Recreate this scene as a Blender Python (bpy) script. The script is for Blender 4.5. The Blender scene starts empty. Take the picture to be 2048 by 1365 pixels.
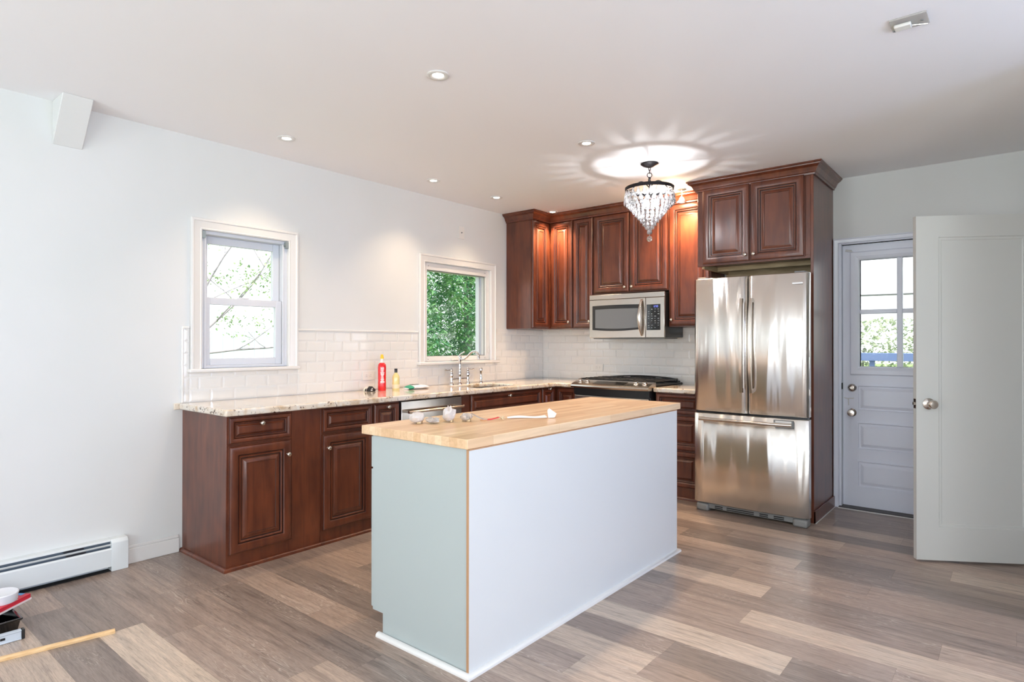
import bpy, math, random
from mathutils import Vector, Matrix
random.seed(7)
PI = math.pi
S = bpy.context.scene
C = S.collection
H = 2.585                       # ceiling height

# ------------------------------------------------------------------ camera
def make_camera():
    yaw, pitch, roll = 0.6911, 0.0043, 0.0007
    f = Vector((-math.sin(yaw)*math.cos(pitch), math.cos(yaw)*math.cos(pitch), math.sin(pitch)))
    r = Vector((math.cos(yaw), math.sin(yaw), 0)); u = r.cross(f)
    r2 = r*math.cos(roll)+u*math.sin(roll); u2 = u*math.cos(roll)-r*math.sin(roll)
    cd = bpy.data.cameras.new('camera'); cam = bpy.data.objects.new('camera', cd); C.objects.link(cam)
    m = Matrix.Identity(4)
    for i in range(3):
        m[i][0] = r2[i]; m[i][1] = u2[i]; m[i][2] = -f[i]
    m.translation = Vector((3.9918, -5.3566, 1.2829)); cam.matrix_world = m
    cd.sensor_width = 36; cd.lens = 1222.93/2048*36; cd.clip_start = 0.05; cd.clip_end = 200
    S.camera = cam
make_camera()
S.view_settings.view_transform = 'Standard'; S.view_settings.look = 'None'
S.view_settings.gamma = 1.0; S.view_settings.exposure = 0.19
S.view_settings.use_curve_mapping = False
try:
    S.cycles.max_bounces = 10; S.cycles.transparent_max_bounces = 24; S.cycles.diffuse_bounces = 5
    S.cycles.sample_clamp_indirect = 6.0; S.cycles.caustics_reflective = False; S.cycles.caustics_refractive = False
except Exception: pass

# ------------------------------------------------------------------ daylight
world = bpy.data.worlds.new('sky'); S.world = world; world.use_nodes = True
wn = world.node_tree; wn.nodes.clear()
wo = wn.nodes.new('ShaderNodeOutputWorld'); bg = wn.nodes.new('ShaderNodeBackground')
sky = wn.nodes.new('ShaderNodeTexSky'); sky.sky_type = 'HOSEK_WILKIE'; sky.turbidity = 5.0; sky.ground_albedo = 0.4
sky.sun_direction = Vector((0.6, 0.45, 0.75)).normalized()
mixw = wn.nodes.new('ShaderNodeMix'); mixw.data_type = 'RGBA'; mixw.inputs[0].default_value = 0.75
wn.links.new(sky.outputs[0], mixw.inputs[6]); mixw.inputs[7].default_value = (0.93, 0.97, 1.0, 1)
wn.links.new(mixw.outputs[2], bg.inputs['Color']); bg.inputs['Strength'].default_value = 2.3
wn.links.new(bg.outputs[0], wo.inputs['Surface'])

def lamp(name, kind, loc, energy, color, parent=None, **kw):
    d = bpy.data.lights.new(name, kind); d.energy = energy; d.color = color
    for k, v in kw.items():
        if k not in ('aim',): setattr(d, k, v)
    o = bpy.data.objects.new(name, d); C.objects.link(o); o.location = loc
    if 'aim' in kw:
        o.rotation_euler = Vector(kw['aim']).to_track_quat('-Z', 'Y').to_euler()
    if parent: o.parent = parent
    return o
lamp('sun', 'SUN', (6, -4, 9), 7.0, (1.0, 0.95, 0.86), angle=0.02, aim=(-0.45, 0.28, -0.85))
COOL = (0.84, 0.92, 1.0)
# area lamps standing in for daylight at unseen windows behind and beside the camera
lamp('rear_window_daylight', 'AREA', (1.35, -8.35, 1.55), 68, COOL, shape='RECTANGLE', size=1.5, size_y=1.5, aim=(0, 1, 0.9))
lamp('rear_patio_daylight', 'AREA', (4.3, -8.35, 1.25), 108, COOL, shape='RECTANGLE', size=2.2, size_y=2.1, aim=(0, 1, 0.9))
lamp('side_blue_patch_lamp', 'AREA', (6.75, -2.85, 1.5), 62, (0.45, 0.58, 1.0), shape='RECTANGLE', size=1.1, size_y=1.4, aim=(-1, 0, -0.15))  # lamp and its unseen window added for the cool blue patch on the floor
lamp('side_window_daylight', 'AREA', (6.75, -5.6, 1.5), 120, COOL, shape='RECTANGLE', size=2.2, size_y=1.6, aim=(-1, 0, 0.8))

# ------------------------------------------------------------------ mesh helpers
class MB:
    def __init__(s): s.v = []; s.f = []; s.m = []
    def quad(s, *p, m=0):
        i = len(s.v); s.v += [Vector(q) for q in p]; s.f.append(tuple(range(i, i+len(p)))); s.m.append(m); return s
    def box(s, x0, x1, y0, y1, z0, z1, m=0):
        if x0 > x1: x0, x1 = x1, x0
        if y0 > y1: y0, y1 = y1, y0
        if z0 > z1: z0, z1 = z1, z0
        i = len(s.v)
        s.v += [Vector(p) for p in ((x0,y0,z0),(x1,y0,z0),(x1,y1,z0),(x0,y1,z0),(x0,y0,z1),(x1,y0,z1),(x1,y1,z1),(x0,y1,z1))]
        for q in ((0,3,2,1),(4,5,6,7),(0,1,5,4),(1,2,6,5),(2,3,7,6),(3,0,4,7)):
            s.f.append(tuple(i+k for k in q)); s.m.append(m)
        return s
    def rings(s, rr, closed=True, cap=True, m=0, loop=False):
        """loft a list of equally long rings"""
        i0 = len(s.v); n = len(rr[0])
        for r in rr: s.v += [Vector(p) for p in r]
        R = len(rr)
        for a in range(R if loop else R-1):
            b = (a+1) % R
            for k in range(n if closed else n-1):
                k2 = (k+1) % n
                s.f.append((i0+a*n+k, i0+a*n+k2, i0+b*n+k2, i0+b*n+k)); s.m.append(m)
        if cap and not loop:
            s.f.append(tuple(i0+k for k in reversed(range(n)))); s.m.append(m)
            s.f.append(tuple(i0+(R-1)*n+k for k in range(n))); s.m.append(m)
        return s
    def lathe(s, prof, c=(0,0,0), axis=(0,0,1), seg=24, m=0, cap=True):
        """prof = [(radius, height)] along axis"""
        ax = Vector(axis).normalized(); t = ax.orthogonal().normalized(); b = ax.cross(t); c = Vector(c)
        rr = [[c+ax*h+(t*math.cos(2*PI*k/seg)+b*math.sin(2*PI*k/seg))*max(r, 1e-5) for k in range(seg)] for r, h in prof]
        return s.rings(rr, m=m, cap=cap)
    def tube(s, pts, r, seg=10, m=0, loop=False):
        pts = [Vector(p) for p in pts]; n = len(pts); rr = []
        rad = r if isinstance(r, (list, tuple)) else [r]*n
        prev = None
        for i, p in enumerate(pts):
            if loop: d = pts[(i+1) % n]-pts[i-1]
            else: d = pts[min(i+1, n-1)]-pts[max(i-1, 0)]
            d.normalize()
            if prev is None: t = d.orthogonal().normalized()
            else:
                t = prev-d*prev.dot(d); t = t.normalized() if t.length > 1e-6 else d.orthogonal().normalized()
            prev = t; b = d.cross(t)
            rr.append([p+(t*math.cos(2*PI*k/seg)+b*math.sin(2*PI*k/seg))*rad[i] for k in range(seg)])
        return s.rings(rr, m=m, loop=loop)
    def ball(s, c, r, seg=16, m=0, sc=(1,1,1)):
        n = seg//2; c = Vector(c); rr = []
        for i in range(n+1):
            a = PI*i/n; rr.append([c+Vector((r*sc[0]*max(math.sin(a),1e-4)*math.cos(2*PI*k/seg), r*sc[1]*max(math.sin(a),1e-4)*math.sin(2*PI*k/seg), -r*sc[2]*math.cos(a))) for k in range(seg)])
        return s.rings(rr, m=m)
    def prism(s, poly, d, m=0):
        """extrude a polygon (3d points) by vector d"""
        a = [Vector(p) for p in poly]; b = [p+Vector(d) for p in a]
        return s.rings([a, b], m=m)
    def cells(s, xs, ys, z0, z1, skip=(), m=0):
        """slab made of grid cells with some left out, welded"""
        idx = {}
        def V(x, y, z):
            k = (x, y, z)
            if k not in idx: idx[k] = len(s.v); s.v.append(Vector((x, y, z)))
            return idx[k]
        on = lambda i, j: 0 <= i < len(xs)-1 and 0 <= j < len(ys)-1 and (i, j) not in skip
        def F(*q): s.f.append(tuple(q)); s.m.append(m)
        for i in range(len(xs)-1):
            for j in range(len(ys)-1):
                if not on(i, j): continue
                a, b, c, d = xs[i], xs[i+1], ys[j], ys[j+1]
                F(V(a,c,z1), V(b,c,z1), V(b,d,z1), V(a,d,z1)); F(V(a,d,z0), V(b,d,z0), V(b,c,z0), V(a,c,z0))
                if not on(i, j-1): F(V(a,c,z0), V(b,c,z0), V(b,c,z1), V(a,c,z1))
                if not on(i+1, j): F(V(b,c,z0), V(b,d,z0), V(b,d,z1), V(b,c,z1))
                if not on(i, j+1): F(V(b,d,z0), V(a,d,z0), V(a,d,z1), V(b,d,z1))
                if not on(i-1, j): F(V(a,d,z0), V(a,c,z0), V(a,c,z1), V(a,d,z1))
        return s
    def build(s, name, mats, parent=None, smooth=None, bevel=0, bseg=2, fix=True):
        me = bpy.data.meshes.new(name); me.from_pydata([tuple(v) for v in s.v], [], s.f); me.update()
        mats = mats if isinstance(mats, (list, tuple)) else [mats]
        for x in mats: me.materials.append(x)
        for p, k in zip(me.polygons, s.m): p.material_index = k
        if fix:
            import bmesh
            bm = bmesh.new(); bm.from_mesh(me); bmesh.ops.recalc_face_normals(bm, faces=bm.faces); bm.to_mesh(me); bm.free()
        if smooth is not None:
            for p in me.polygons: p.use_smooth = True
            me.set_sharp_from_angle(angle=math.radians(smooth))
        o = bpy.data.objects.new(name, me); C.objects.link(o)
        if parent is not None:
            o.parent = parent; o.matrix_parent_inverse = parent.matrix_basis.inverted()
        if bevel:
            b = o.modifiers.new('bevel', 'BEVEL'); b.width = bevel; b.segments = bseg; b.limit_method = 'ANGLE'; b.angle_limit = math.radians(40); b.harden_normals = False
            if smooth is None:
                for p in me.polygons: p.use_smooth = True
                me.set_sharp_from_angle(angle=math.radians(50))
        return o

def tag(o, label, cat, group=None, kind=None):
    o['label'] = label; o['category'] = cat
    if group: o['group'] = group
    if kind: o['kind'] = kind
    return o
def thing(name, loc, label, cat, group=None, kind=None, rot=0):
    o = bpy.data.objects.new(name, None); C.objects.link(o); o.location = loc; o.rotation_euler = (0, 0, rot)
    o.empty_display_size = 0.1
    return tag(o, label, cat, group, kind)
def structure(o): o['kind'] = 'structure'; return o
def copy_tree(o, parent=None):
    c = o.copy(); C.objects.link(c)
    if parent is not None:
        c.parent = parent; c.matrix_parent_inverse = o.matrix_parent_inverse.copy()
    for ch in list(o.children): copy_tree(ch, c)
    return c

# ------------------------------------------------------------------ materials
def lin(c):
    return tuple((x/255/12.92 if x/255 <= 0.04045 else ((x/255+0.055)/1.055)**2.4) for x in c)+(1,)
def M(name, col, rough=0.5, metal=0.0, coat=0.0, spec=None, emis=None, estr=0, trans=0, ior=None, aniso=0):
    m = bpy.data.materials.new(name); m.use_nodes = True; b = m.node_tree.nodes['Principled BSDF']
    b.inputs['Base Color'].default_value = lin(col); b.inputs['Roughness'].default_value = rough; b.inputs['Metallic'].default_value = metal
    b.inputs['Coat Weight'].default_value = coat; b.inputs['Coat Roughness'].default_value = 0.12
    if spec is not None: b.inputs['Specular IOR Level'].default_value = spec
    if emis: b.inputs['Emission Color'].default_value = lin(emis); b.inputs['Emission Strength'].default_value = estr
    if trans: b.inputs['Transmission Weight'].default_value = trans
    if ior: b.inputs['IOR'].default_value = ior
    if aniso: b.inputs['Anisotropic'].default_value = aniso
    return m
def nodes(m): t = m.node_tree; return t, t.nodes, t.links, t.nodes['Principled BSDF']
def add(t, kind, **kw):
    n = t.nodes.new(kind)
    for k, v in kw.items():
        if k.startswith('i_'): n.inputs[k[2:].replace('_', ' ')].default_value = v
        else: setattr(n, k, v)
    return n
def ramp(t, stops):
    r = t.nodes.new('ShaderNodeValToRGB'); e = r.color_ramp.elements
    while len(e) < len(stops): e.new(0.5)
    for i, (p, c) in enumerate(stops): e[i].position = p; e[i].color = c
    return r
def coords(t, scale=(1,1,1), rot=(0,0,0)):
    tc = t.nodes.new('ShaderNodeTexCoord'); mp = t.nodes.new('ShaderNodeMapping')
    mp.inputs['Scale'].default_value = scale; mp.inputs['Rotation'].default_value = rot
    t.links.new(tc.outputs['Object'], mp.inputs['Vector']); return mp
def bump(t, src, strength, dist, b):
    n = t.nodes.new('ShaderNodeBump'); n.inputs['Strength'].default_value = strength; n.inputs['Distance'].default_value = dist
    t.links.new(src, n.inputs['Height']); t.links.new(n.outputs[0], b.inputs['Normal']); return n
def noisy(m, c1, c2, scale, vec=(1,1,1), detail=4, lo=0.35, hi=0.65, bstr=0, bdist=0.001, dist=0.0):
    t, N, L, b = nodes(m); mp = coords(t, vec)
    n = add(t, 'ShaderNodeTexNoise', i_Scale=scale, i_Detail=detail, i_Distortion=dist); L.new(mp.outputs[0], n.inputs['Vector'])
    r = ramp(t, [(lo, lin(c1)), (hi, lin(c2))]); L.new(n.outputs['Fac'], r.inputs['Fac']); L.new(r.outputs['Color'], b.inputs['Base Color'])
    if bstr: bump(t, n.outputs['Fac'], bstr, bdist, b)
    return m

wall_m = M('wall_paint', (229, 228, 226), 0.62); noisy(wall_m, (214,215,213), (218,218,217), 1.3, bstr=0.05, bdist=0.002)
ceil_m = M('ceiling_paint', (244, 243, 245), 0.75)
trim_m = M('gloss_trim_paint', (222, 220, 217), 0.28, coat=0.2)
vinyl_m = M('white_vinyl', (208, 211, 218), 0.35)
doorw_m = M('cool_white_door_paint', (226, 229, 240), 0.35, coat=0.15)
doori_m = M('interior_door_paint', (196, 196, 192), 0.42)
tile_m = M('glazed_white_tile', (225, 223, 219), 0.07, coat=0.5)
grout_m = M('white_grout', (230, 228, 224), 0.85)
plate_m = M('white_plastic', (224, 221, 216), 0.3)
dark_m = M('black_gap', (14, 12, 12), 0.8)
black_m = M('black_plastic', (20, 20, 22), 0.3)
blackgl_m = M('black_glass', (16, 17, 19), 0.05, coat=0.5)
iron_m = M('cast_iron', (34, 33, 33), 0.42, metal=0.3)
bronze_m = M('dark_bronze', (40, 37, 40), 0.4, metal=0.7)
nickel_m = M('brushed_nickel', (205, 196, 186), 0.2, metal=1.0)
chrome_m = M('polished_chrome', (225, 222, 220), 0.06, metal=1.0)
grey_m = M('grey_plastic', (128, 128, 126), 0.45)
heater_m = M('heater_enamel', (216, 221, 222), 0.4)
steel_m = M('stainless_steel', (196, 189, 181), 0.2, metal=1.0, aniso=0.4)
def steel_waves(m, sx, sz, st, dist):
    t, N, L, b = nodes(m); mp = coords(t, (sx, sx, sz))
    n = add(t, 'ShaderNodeTexNoise', i_Scale=1.0, i_Detail=1.5); L.new(mp.outputs[0], n.inputs['Vector'])
    bump(t, n.outputs['Fac'], st, dist, b)
fridge_m = M('fridge_stainless', (234, 230, 224), 0.19, metal=1.0, aniso=0.92)
t_, N_, L_, b_ = nodes(fridge_m); tg = add(t_, 'ShaderNodeTangent', direction_type='RADIAL', axis='Z'); L_.new(tg.outputs[0], b_.inputs['Tangent']); b_.inputs['Anisotropic Rotation'].default_value = 0.25
steel_waves(fridge_m, 5.5, 0.6, 0.8, 0.038)
steel_waves(steel_m, 3.0, 60.0, 0.06, 0.002)
mwscreen_m = M('microwave_screen', (120, 122, 124), 0.25, metal=0.2)

def cherry(name, a, b_, rough=0.34):
    m = M(name, a, rough, coat=0.35); m.node_tree.nodes['Principled BSDF'].inputs['Coat Roughness'].default_value = 0.24; t, N, L, b = nodes(m)
    mp = coords(t, (9, 9, 1.1)); n = add(t, 'ShaderNodeTexNoise', i_Scale=3.0, i_Detail=6.0, i_Distortion=0.6); L.new(mp.outputs[0], n.inputs['Vector'])
    mp2 = coords(t, (1, 1, 0.7)); n2 = add(t, 'ShaderNodeTexNoise', i_Scale=7.0, i_Detail=2.0); L.new(mp2.outputs[0], n2.inputs['Vector'])
    mx = add(t, 'ShaderNodeMath', operation='MULTIPLY_ADD'); L.new(n.outputs['Fac'], mx.inputs[0]); mx.inputs[1].default_value = 0.6
    m2 = add(t, 'ShaderNodeMath', operation='MULTIPLY'); L.new(n2.outputs['Fac'], m2.inputs[0]); m2.inputs[1].default_value = 0.4
    L.new(m2.outputs[0], mx.inputs[2])
    r = ramp(t, [(0.35, lin(a)), (0.66, lin(b_))]); L.new(mx.outputs[0], r.inputs['Fac']); L.new(r.outputs['Color'], b.inputs['Base Color'])
    return m
cherry_m = cherry('cherry_wood', (74, 34, 21), (110, 56, 33))
glaze_m = M('dark_glaze', (44, 18, 14), 0.35, coat=0.3)
birch_m = M('raw_birch_ply', (176, 150, 112), 0.6); noisy(birch_m, (160,134,98), (188,164,128), 6, (1,1,8))
CH = [cherry_m, glaze_m]

def granite():
    m = M('speckled_granite', (214, 200, 182), 0.1, coat=0.4); t, N, L, b = nodes(m)
    mp = coords(t)
    n1 = add(t, 'ShaderNodeTexNoise', i_Scale=9.0, i_Detail=6.0, i_Distortion=1.2); L.new(mp.outputs[0], n1.inputs['Vector'])
    r1 = ramp(t, [(0.36, lin((196,170,138))), (0.5, lin((222,208,190))), (0.66, lin((226,220,210)))]); L.new(n1.outputs['Fac'], r1.inputs['Fac'])
    n2 = add(t, 'ShaderNodeTexNoise', i_Scale=70.0, i_Detail=3.0); L.new(mp.outputs[0], n2.inputs['Vector'])
    r2 = ramp(t, [(0.56, (0,0,0,1)), (0.63, (1,1,1,1))]); L.new(n2.outputs['Fac'], r2.inputs['Fac'])
    n3 = add(t, 'ShaderNodeTexNoise', i_Scale=16.0, i_Detail=4.0); L.new(mp.outputs[0], n3.inputs['Vector'])
    r3 = ramp(t, [(0.44, (0,0,0,1)), (0.6, (1,1,1,1))]); L.new(n3.outputs['Fac'], r3.inputs['Fac'])
    mul = add(t, 'ShaderNodeMath', operation='MULTIPLY'); L.new(r2.outputs['Color'], mul.inputs[0]); L.new(r3.outputs['Color'], mul.inputs[1])
    mx = add(t, 'ShaderNodeMix', data_type='RGBA'); L.new(mul.outputs[0], mx.inputs[0]); L.new(r1.outputs['Color'], mx.inputs[6]); mx.inputs[7].default_value = lin((92,70,58))
    v = add(t, 'ShaderNodeTexVoronoi', i_Scale=130.0); L.new(mp.outputs[0], v.inputs['Vector'])
    rv = ramp(t, [(0.0, (1,1,1,1)), (0.16, (0,0,0,1))]); L.new(v.outputs['Distance'], rv.inputs['Fac'])
    m4 = add(t, 'ShaderNodeMath', operation='MULTIPLY'); L.new(rv.outputs['Color'], m4.inputs[0]); m4.inputs[1].default_value = 0.55
    mx2 = add(t, 'ShaderNodeMix', data_type='RGBA'); L.new(m4.outputs[0], mx2.inputs[0]); L.new(mx.outputs[2], mx2.inputs[6]); mx2.inputs[7].default_value = lin((150,118,92))
    L.new(mx2.outputs[2], b.inputs['Base Color']); return m
granite_m = granite()

def butcher():
    m = M('butcher_block_maple', (228, 190, 142), 0.38, coat=0.15); t, N, L, b = nodes(m)
    mp = coords(t, (1,1,1), (0, 0, PI/2))
    br = add(t, 'ShaderNodeTexBrick', offset=0.37, squash=1.0); br.inputs['Scale'].default_value = 1.0
    br.inputs['Brick Width'].default_value = 0.46; br.inputs['Row Height'].default_value = 0.042; br.inputs['Mortar Size'].default_value = 0.0004
    br.inputs['Color1'].default_value = lin((238,208,172)); br.inputs['Color2'].default_value = lin((216,176,134)); br.inputs['Mortar'].default_value = lin((196,150,104))
    L.new(mp.outputs[0], br.inputs['Vector'])
    mp2 = coords(t, (26, 1.6, 26)); n = add(t, 'ShaderNodeTexNoise', i_Scale=2.0, i_Detail=5.0, i_Distortion=0.8); L.new(mp2.outputs[0], n.inputs['Vector'])
    r = ramp(t, [(0.3, (0.80,0.76,0.70,1)), (0.62, (1,1,1,1))]); L.new(n.outputs['Fac'], r.inputs['Fac'])
    mx = add(t, 'ShaderNodeMix', data_type='RGBA', blend_type='MULTIPLY'); mx.inputs[0].default_value = 0.75
    L.new(br.outputs['Color'], mx.inputs[6]); L.new(r.outputs['Color'], mx.inputs[7]); L.new(mx.outputs[2], b.inputs['Base Color']); return m
butcher_m = butcher()

def floor_mat():
    m = M('vinyl_plank_floor', (150,132,118), 0.36, coat=0.12); t, N, L, b = nodes(m)
    at = add(t, 'ShaderNodeAttribute', attribute_name='plank')
    sep = add(t, 'ShaderNodeSeparateColor'); L.new(at.outputs['Color'], sep.inputs[0])
    tc = add(t, 'ShaderNodeTexCoord'); cmb = add(t, 'ShaderNodeCombineXYZ')
    k = add(t, 'ShaderNodeMath', operation='MULTIPLY'); L.new(sep.outputs[2], k.inputs[0]); k.inputs[1].default_value = 37.0
    L.new(k.outputs[0], cmb.inputs[0]); L.new(k.outputs[0], cmb.inputs[2])
    va = add(t, 'ShaderNodeVectorMath', operation='ADD'); L.new(tc.outputs['Object'], va.inputs[0]); L.new(cmb.outputs[0], va.inputs[1])
    def nz(sc, scale, det, dist):
        mp = add(t, 'ShaderNodeMapping'); mp.inputs['Scale'].default_value = sc; L.new(va.outputs[0], mp.inputs['Vector'])
        n = add(t, 'ShaderNodeTexNoise', i_Scale=scale, i_Detail=det, i_Distortion=dist); L.new(mp.outputs[0], n.inputs['Vector']); return n
    base = ramp(t, [(0.0, lin((126,115,109))), (0.35, lin((148,132,122))), (0.65, lin((165,147,135))), (1.0, lin((192,176,160)))])
    L.new(sep.outputs[0], base.inputs['Fac'])
    n1 = nz((0.8, 13.0, 1.0), 3.0, 9.0, 1.1)
    r1 = ramp(t, [(0.28, (0.58,0.56,0.56,1)), (0.42, (0.88,0.87,0.86,1)), (0.56, (1.02,1.0,0.98,1)), (0.72, (1.16,1.13,1.10,1))]); L.new(n1.outputs['Fac'], r1.inputs['Fac'])
    mx = add(t, 'ShaderNodeMix', data_type='RGBA', blend_type='MULTIPLY'); mx.inputs[0].default_value = 1.0
    L.new(base.outputs['Color'], mx.inputs[6]); L.new(r1.outputs['Color'], mx.inputs[7])
    n2 = nz((3.0, 48.0, 1.0), 4.0, 5.0, 1.6)
    r2 = ramp(t, [(0.34, (0.70,0.68,0.67,1)), (0.50, (1,1,1,1)), (0.68, (1.18,1.18,1.18,1))]); L.new(n2.outputs['Fac'], r2.inputs['Fac'])
    mx2 = add(t, 'ShaderNodeMix', data_type='RGBA', blend_type='MULTIPLY'); mx2.inputs[0].default_value = 0.8
    L.new(mx.outputs[2], mx2.inputs[6]); L.new(r2.outputs['Color'], mx2.inputs[7])
    n3 = nz((0.55, 5.5, 1.0), 2.2, 3.0, 0.5)
    f1 = add(t, 'ShaderNodeMath', operation='MULTIPLY'); L.new(n3.outputs['Fac'], f1.inputs[0]); f1.inputs[1].default_value = 34.0
    f2 = add(t, 'ShaderNodeMath', operation='FRACT'); L.new(f1.outputs[0], f2.inputs[0])
    r3 = ramp(t, [(0.0, (1,1,1,1)), (0.10, (0,0,0,1)), (0.80, (0,0,0,1)), (1.0, (1,1,1,1))]); L.new(f2.outputs[0], r3.inputs['Fac'])
    n4 = nz((0.8, 3.0, 1.0), 3.0, 2.0, 0.0); r4 = ramp(t, [(0.48, (0,0,0,1)), (0.64, (1,1,1,1))]); L.new(n4.outputs['Fac'], r4.inputs['Fac'])
    f3 = add(t, 'ShaderNodeMath', operation='MULTIPLY'); L.new(r3.outputs['Color'], f3.inputs[0]); L.new(r4.outputs['Color'], f3.inputs[1])
    f5 = add(t, 'ShaderNodeMath', operation='MULTIPLY'); L.new(f3.outputs[0], f5.inputs[0]); L.new(n2.outputs['Fac'], f5.inputs[1])
    mx3 = add(t, 'ShaderNodeMix', data_type='RGBA'); L.new(f5.outputs[0], mx3.inputs[0]); L.new(mx2.outputs[2], mx3.inputs[6]); mx3.inputs[7].default_value = lin((208, 196, 184))
    f6 = add(t, 'ShaderNodeMath', operation='MULTIPLY'); L.new(sep.outputs[1], f6.inputs[0]); f6.inputs[1].default_value = 0.55
    mx4 = add(t, 'ShaderNodeMix', data_type='RGBA', blend_type='MULTIPLY'); L.new(f6.outputs[0], mx4.inputs[0]); L.new(mx3.outputs[2], mx4.inputs[6]); mx4.inputs[7].default_value = (1.0, 0.94, 0.89, 1)
    L.new(mx4.outputs[2], b.inputs['Base Color']); bump(t, n2.outputs['Fac'], 0.12, 0.001, b); return m
floor_m = floor_mat()

def thin_glass(name, tint=(1,1,1,1), refl=1.0, alpha=0.0, rough=0.0):
    m = bpy.data.materials.new(name); m.use_nodes = True; t = m.node_tree; t.nodes.clear(); L = t.links
    o = t.nodes.new('ShaderNodeOutputMaterial'); tr = t.nodes.new('ShaderNodeBsdfTransparent'); tr.inputs[0].default_value = tint
    gl = t.nodes.new('ShaderNodeBsdfGlossy'); gl.inputs['Roughness'].default_value = rough
    fr = t.nodes.new('ShaderNodeFresnel'); fr.inputs['IOR'].default_value = 1.45
    mu = t.nodes.new('ShaderNodeMath'); mu.operation = 'MULTIPLY_ADD'; L.new(fr.outputs[0], mu.inputs[0]); mu.inputs[1].default_value = refl; mu.inputs[2].default_value = alpha
    mx = t.nodes.new('ShaderNodeMixShader'); L.new(mu.outputs[0], mx.inputs[0]); L.new(tr.outputs[0], mx.inputs[1]); L.new(gl.outputs[0], mx.inputs[2])
    L.new(mx.outputs[0], o.inputs['Surface']); return m
glass_m = thin_glass('window_glass', (0.97, 0.98, 0.98, 1), 0.05)
crystal_m = thin_glass('cut_crystal', (0.90, 0.91, 0.93, 1), 3.2, 0.16, 0.04)
wrap_m = thin_glass('clear_plastic_wrap', (0.96, 0.95, 0.94, 1), 2.2, 0.12, 0.12)
def milky(m, k, col=(232, 226, 222), tl=False):
    t = m.node_tree; L = t.links; out = [n for n in t.nodes if n.type == 'OUTPUT_MATERIAL'][0]; mx = [n for n in t.nodes if n.type == 'MIX_SHADER'][0]
    df = t.nodes.new('ShaderNodeBsdfTranslucent' if tl else 'ShaderNodeBsdfDiffuse'); df.inputs[0].default_value = lin(col); m2 = t.nodes.new('ShaderNodeMixShader'); m2.inputs[0].default_value = k
    L.new(mx.outputs[0], m2.inputs[1]); L.new(df.outputs[0], m2.inputs[2]); L.new(m2.outputs[0], out.inputs['Surface'])
milky(crystal_m, 0.16, (246, 246, 248), True)
def emit(name, col, st):
    m = bpy.data.materials.new(name); m.use_nodes = True; t = m.node_tree; t.nodes.clear()
    o = t.nodes.new('ShaderNodeOutputMaterial'); e = t.nodes.new('ShaderNodeEmission'); e.inputs[0].default_value = col; e.inputs[1].default_value = st
    t.links.new(e.outputs[0], o.inputs['Surface']); return m
lens_m = emit('warm_lamp_lens', (1.0, 0.93, 0.82, 1), 14.0)
bulb_m = emit('cool_white_bulb', (0.96, 0.97, 1.0, 1), 75.0)
bluedisp_m = emit('blue_led_digits', (0.25, 0.3, 1.0, 1), 1.6)

# ------------------------------------------------------------------ room shell
def build_floor():
    W = 0.175; y0 = -2.345-W*36; mb = MB(); cols = []
    fixed = {}     # row -> list of (x_start, x_end, tint) taken where the photograph shows distinct planks
    def row_of(yc): return int(math.floor((yc-y0)/W))
    fixed[row_of(-2.43)] = [(1.78, 3.0, 0.52), (3.0, 4.22, 0.95)]
    fixed[row_of(-2.78)] = [(2.06, 3.28, 0.98)]
    fixed[row_of(-2.06)] = [(1.77, 2.99, 0.92), (2.99, 4.21, 0.18)]
    fixed[row_of(-4.36)] = [(-0.33, 0.895, 0.12), (0.895, 2.12, 1.0)]
    fixed[row_of(-4.53)] = [(-0.95, 0.42, 0.55), (0.42, 1.64, 0.08)]
    fixed[row_of(-4.19)] = [(-0.1, 1.12, 0.3), (1.12, 2.34, 0.55)]
    fixed[row_of(-2.25)] = [(1.3, 2.52, 0.1), (2.52, 3.74, 0.34)]
    fixed[row_of(-2.60)] = [(2.4, 3.62, 0.5)]
    fixed[row_of(-3.13)] = [(2.3, 2.85, 0.9), (2.85, 4.07, 0.4)]
    fixed[row_of(-3.30)] = [(1.4, 2.62, 0.55), (2.62, 3.84, 0.85)]
    rnd = random.Random(3)
    nrows = int(math.ceil((0.12-y0)/W))
    for r in range(nrows):
        ya = y0+r*W; yb = min(ya+W, 0.12)
        segs = []; f = fixed.get(r)
        if f:
            x = f[0][0]
            while x > -0.02: segs.append((x-1.22, x, rnd.random()*0.75)); x -= 1.22
            segs += f; x = f[-1][1]
        else: x = -rnd.random()*1.22
        while x < 6.7: segs.append((x, x+1.22, rnd.choice((rnd.random()*0.5, rnd.random()*0.75, 0.55+rnd.random()*0.4)))); x += 1.22
        for a, b, t in segs:
            a = max(a, -0.02); b = min(b, 6.62)
            if b-a < 0.01: continue
            g = 0.0002
            mb.quad((a+g, ya+g, 0), (b-g, ya+g, 0), (b-g, yb-g, 0), (a+g, yb-g, 0)); cols.append((t, rnd.random(), rnd.random(), 1))
    nf = len(cols)
    mb.box(-0.14, 6.62, -8.4, 0.14, -0.12, -0.0012)
    o = mb.build('floor', [floor_m, dark_m], fix=False)
    ca = o.data.color_attributes.new('plank', 'FLOAT_COLOR', 'CORNER')
    for i, p in enumerate(o.data.polygons):
        c = cols[i] if i < nf else (0.1, 0, 0, 1)
        if i >= nf: p.material_index = 1
        for li in p.loop_indices: ca.data[li].color = c
    structure(o)
build_floor()

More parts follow.
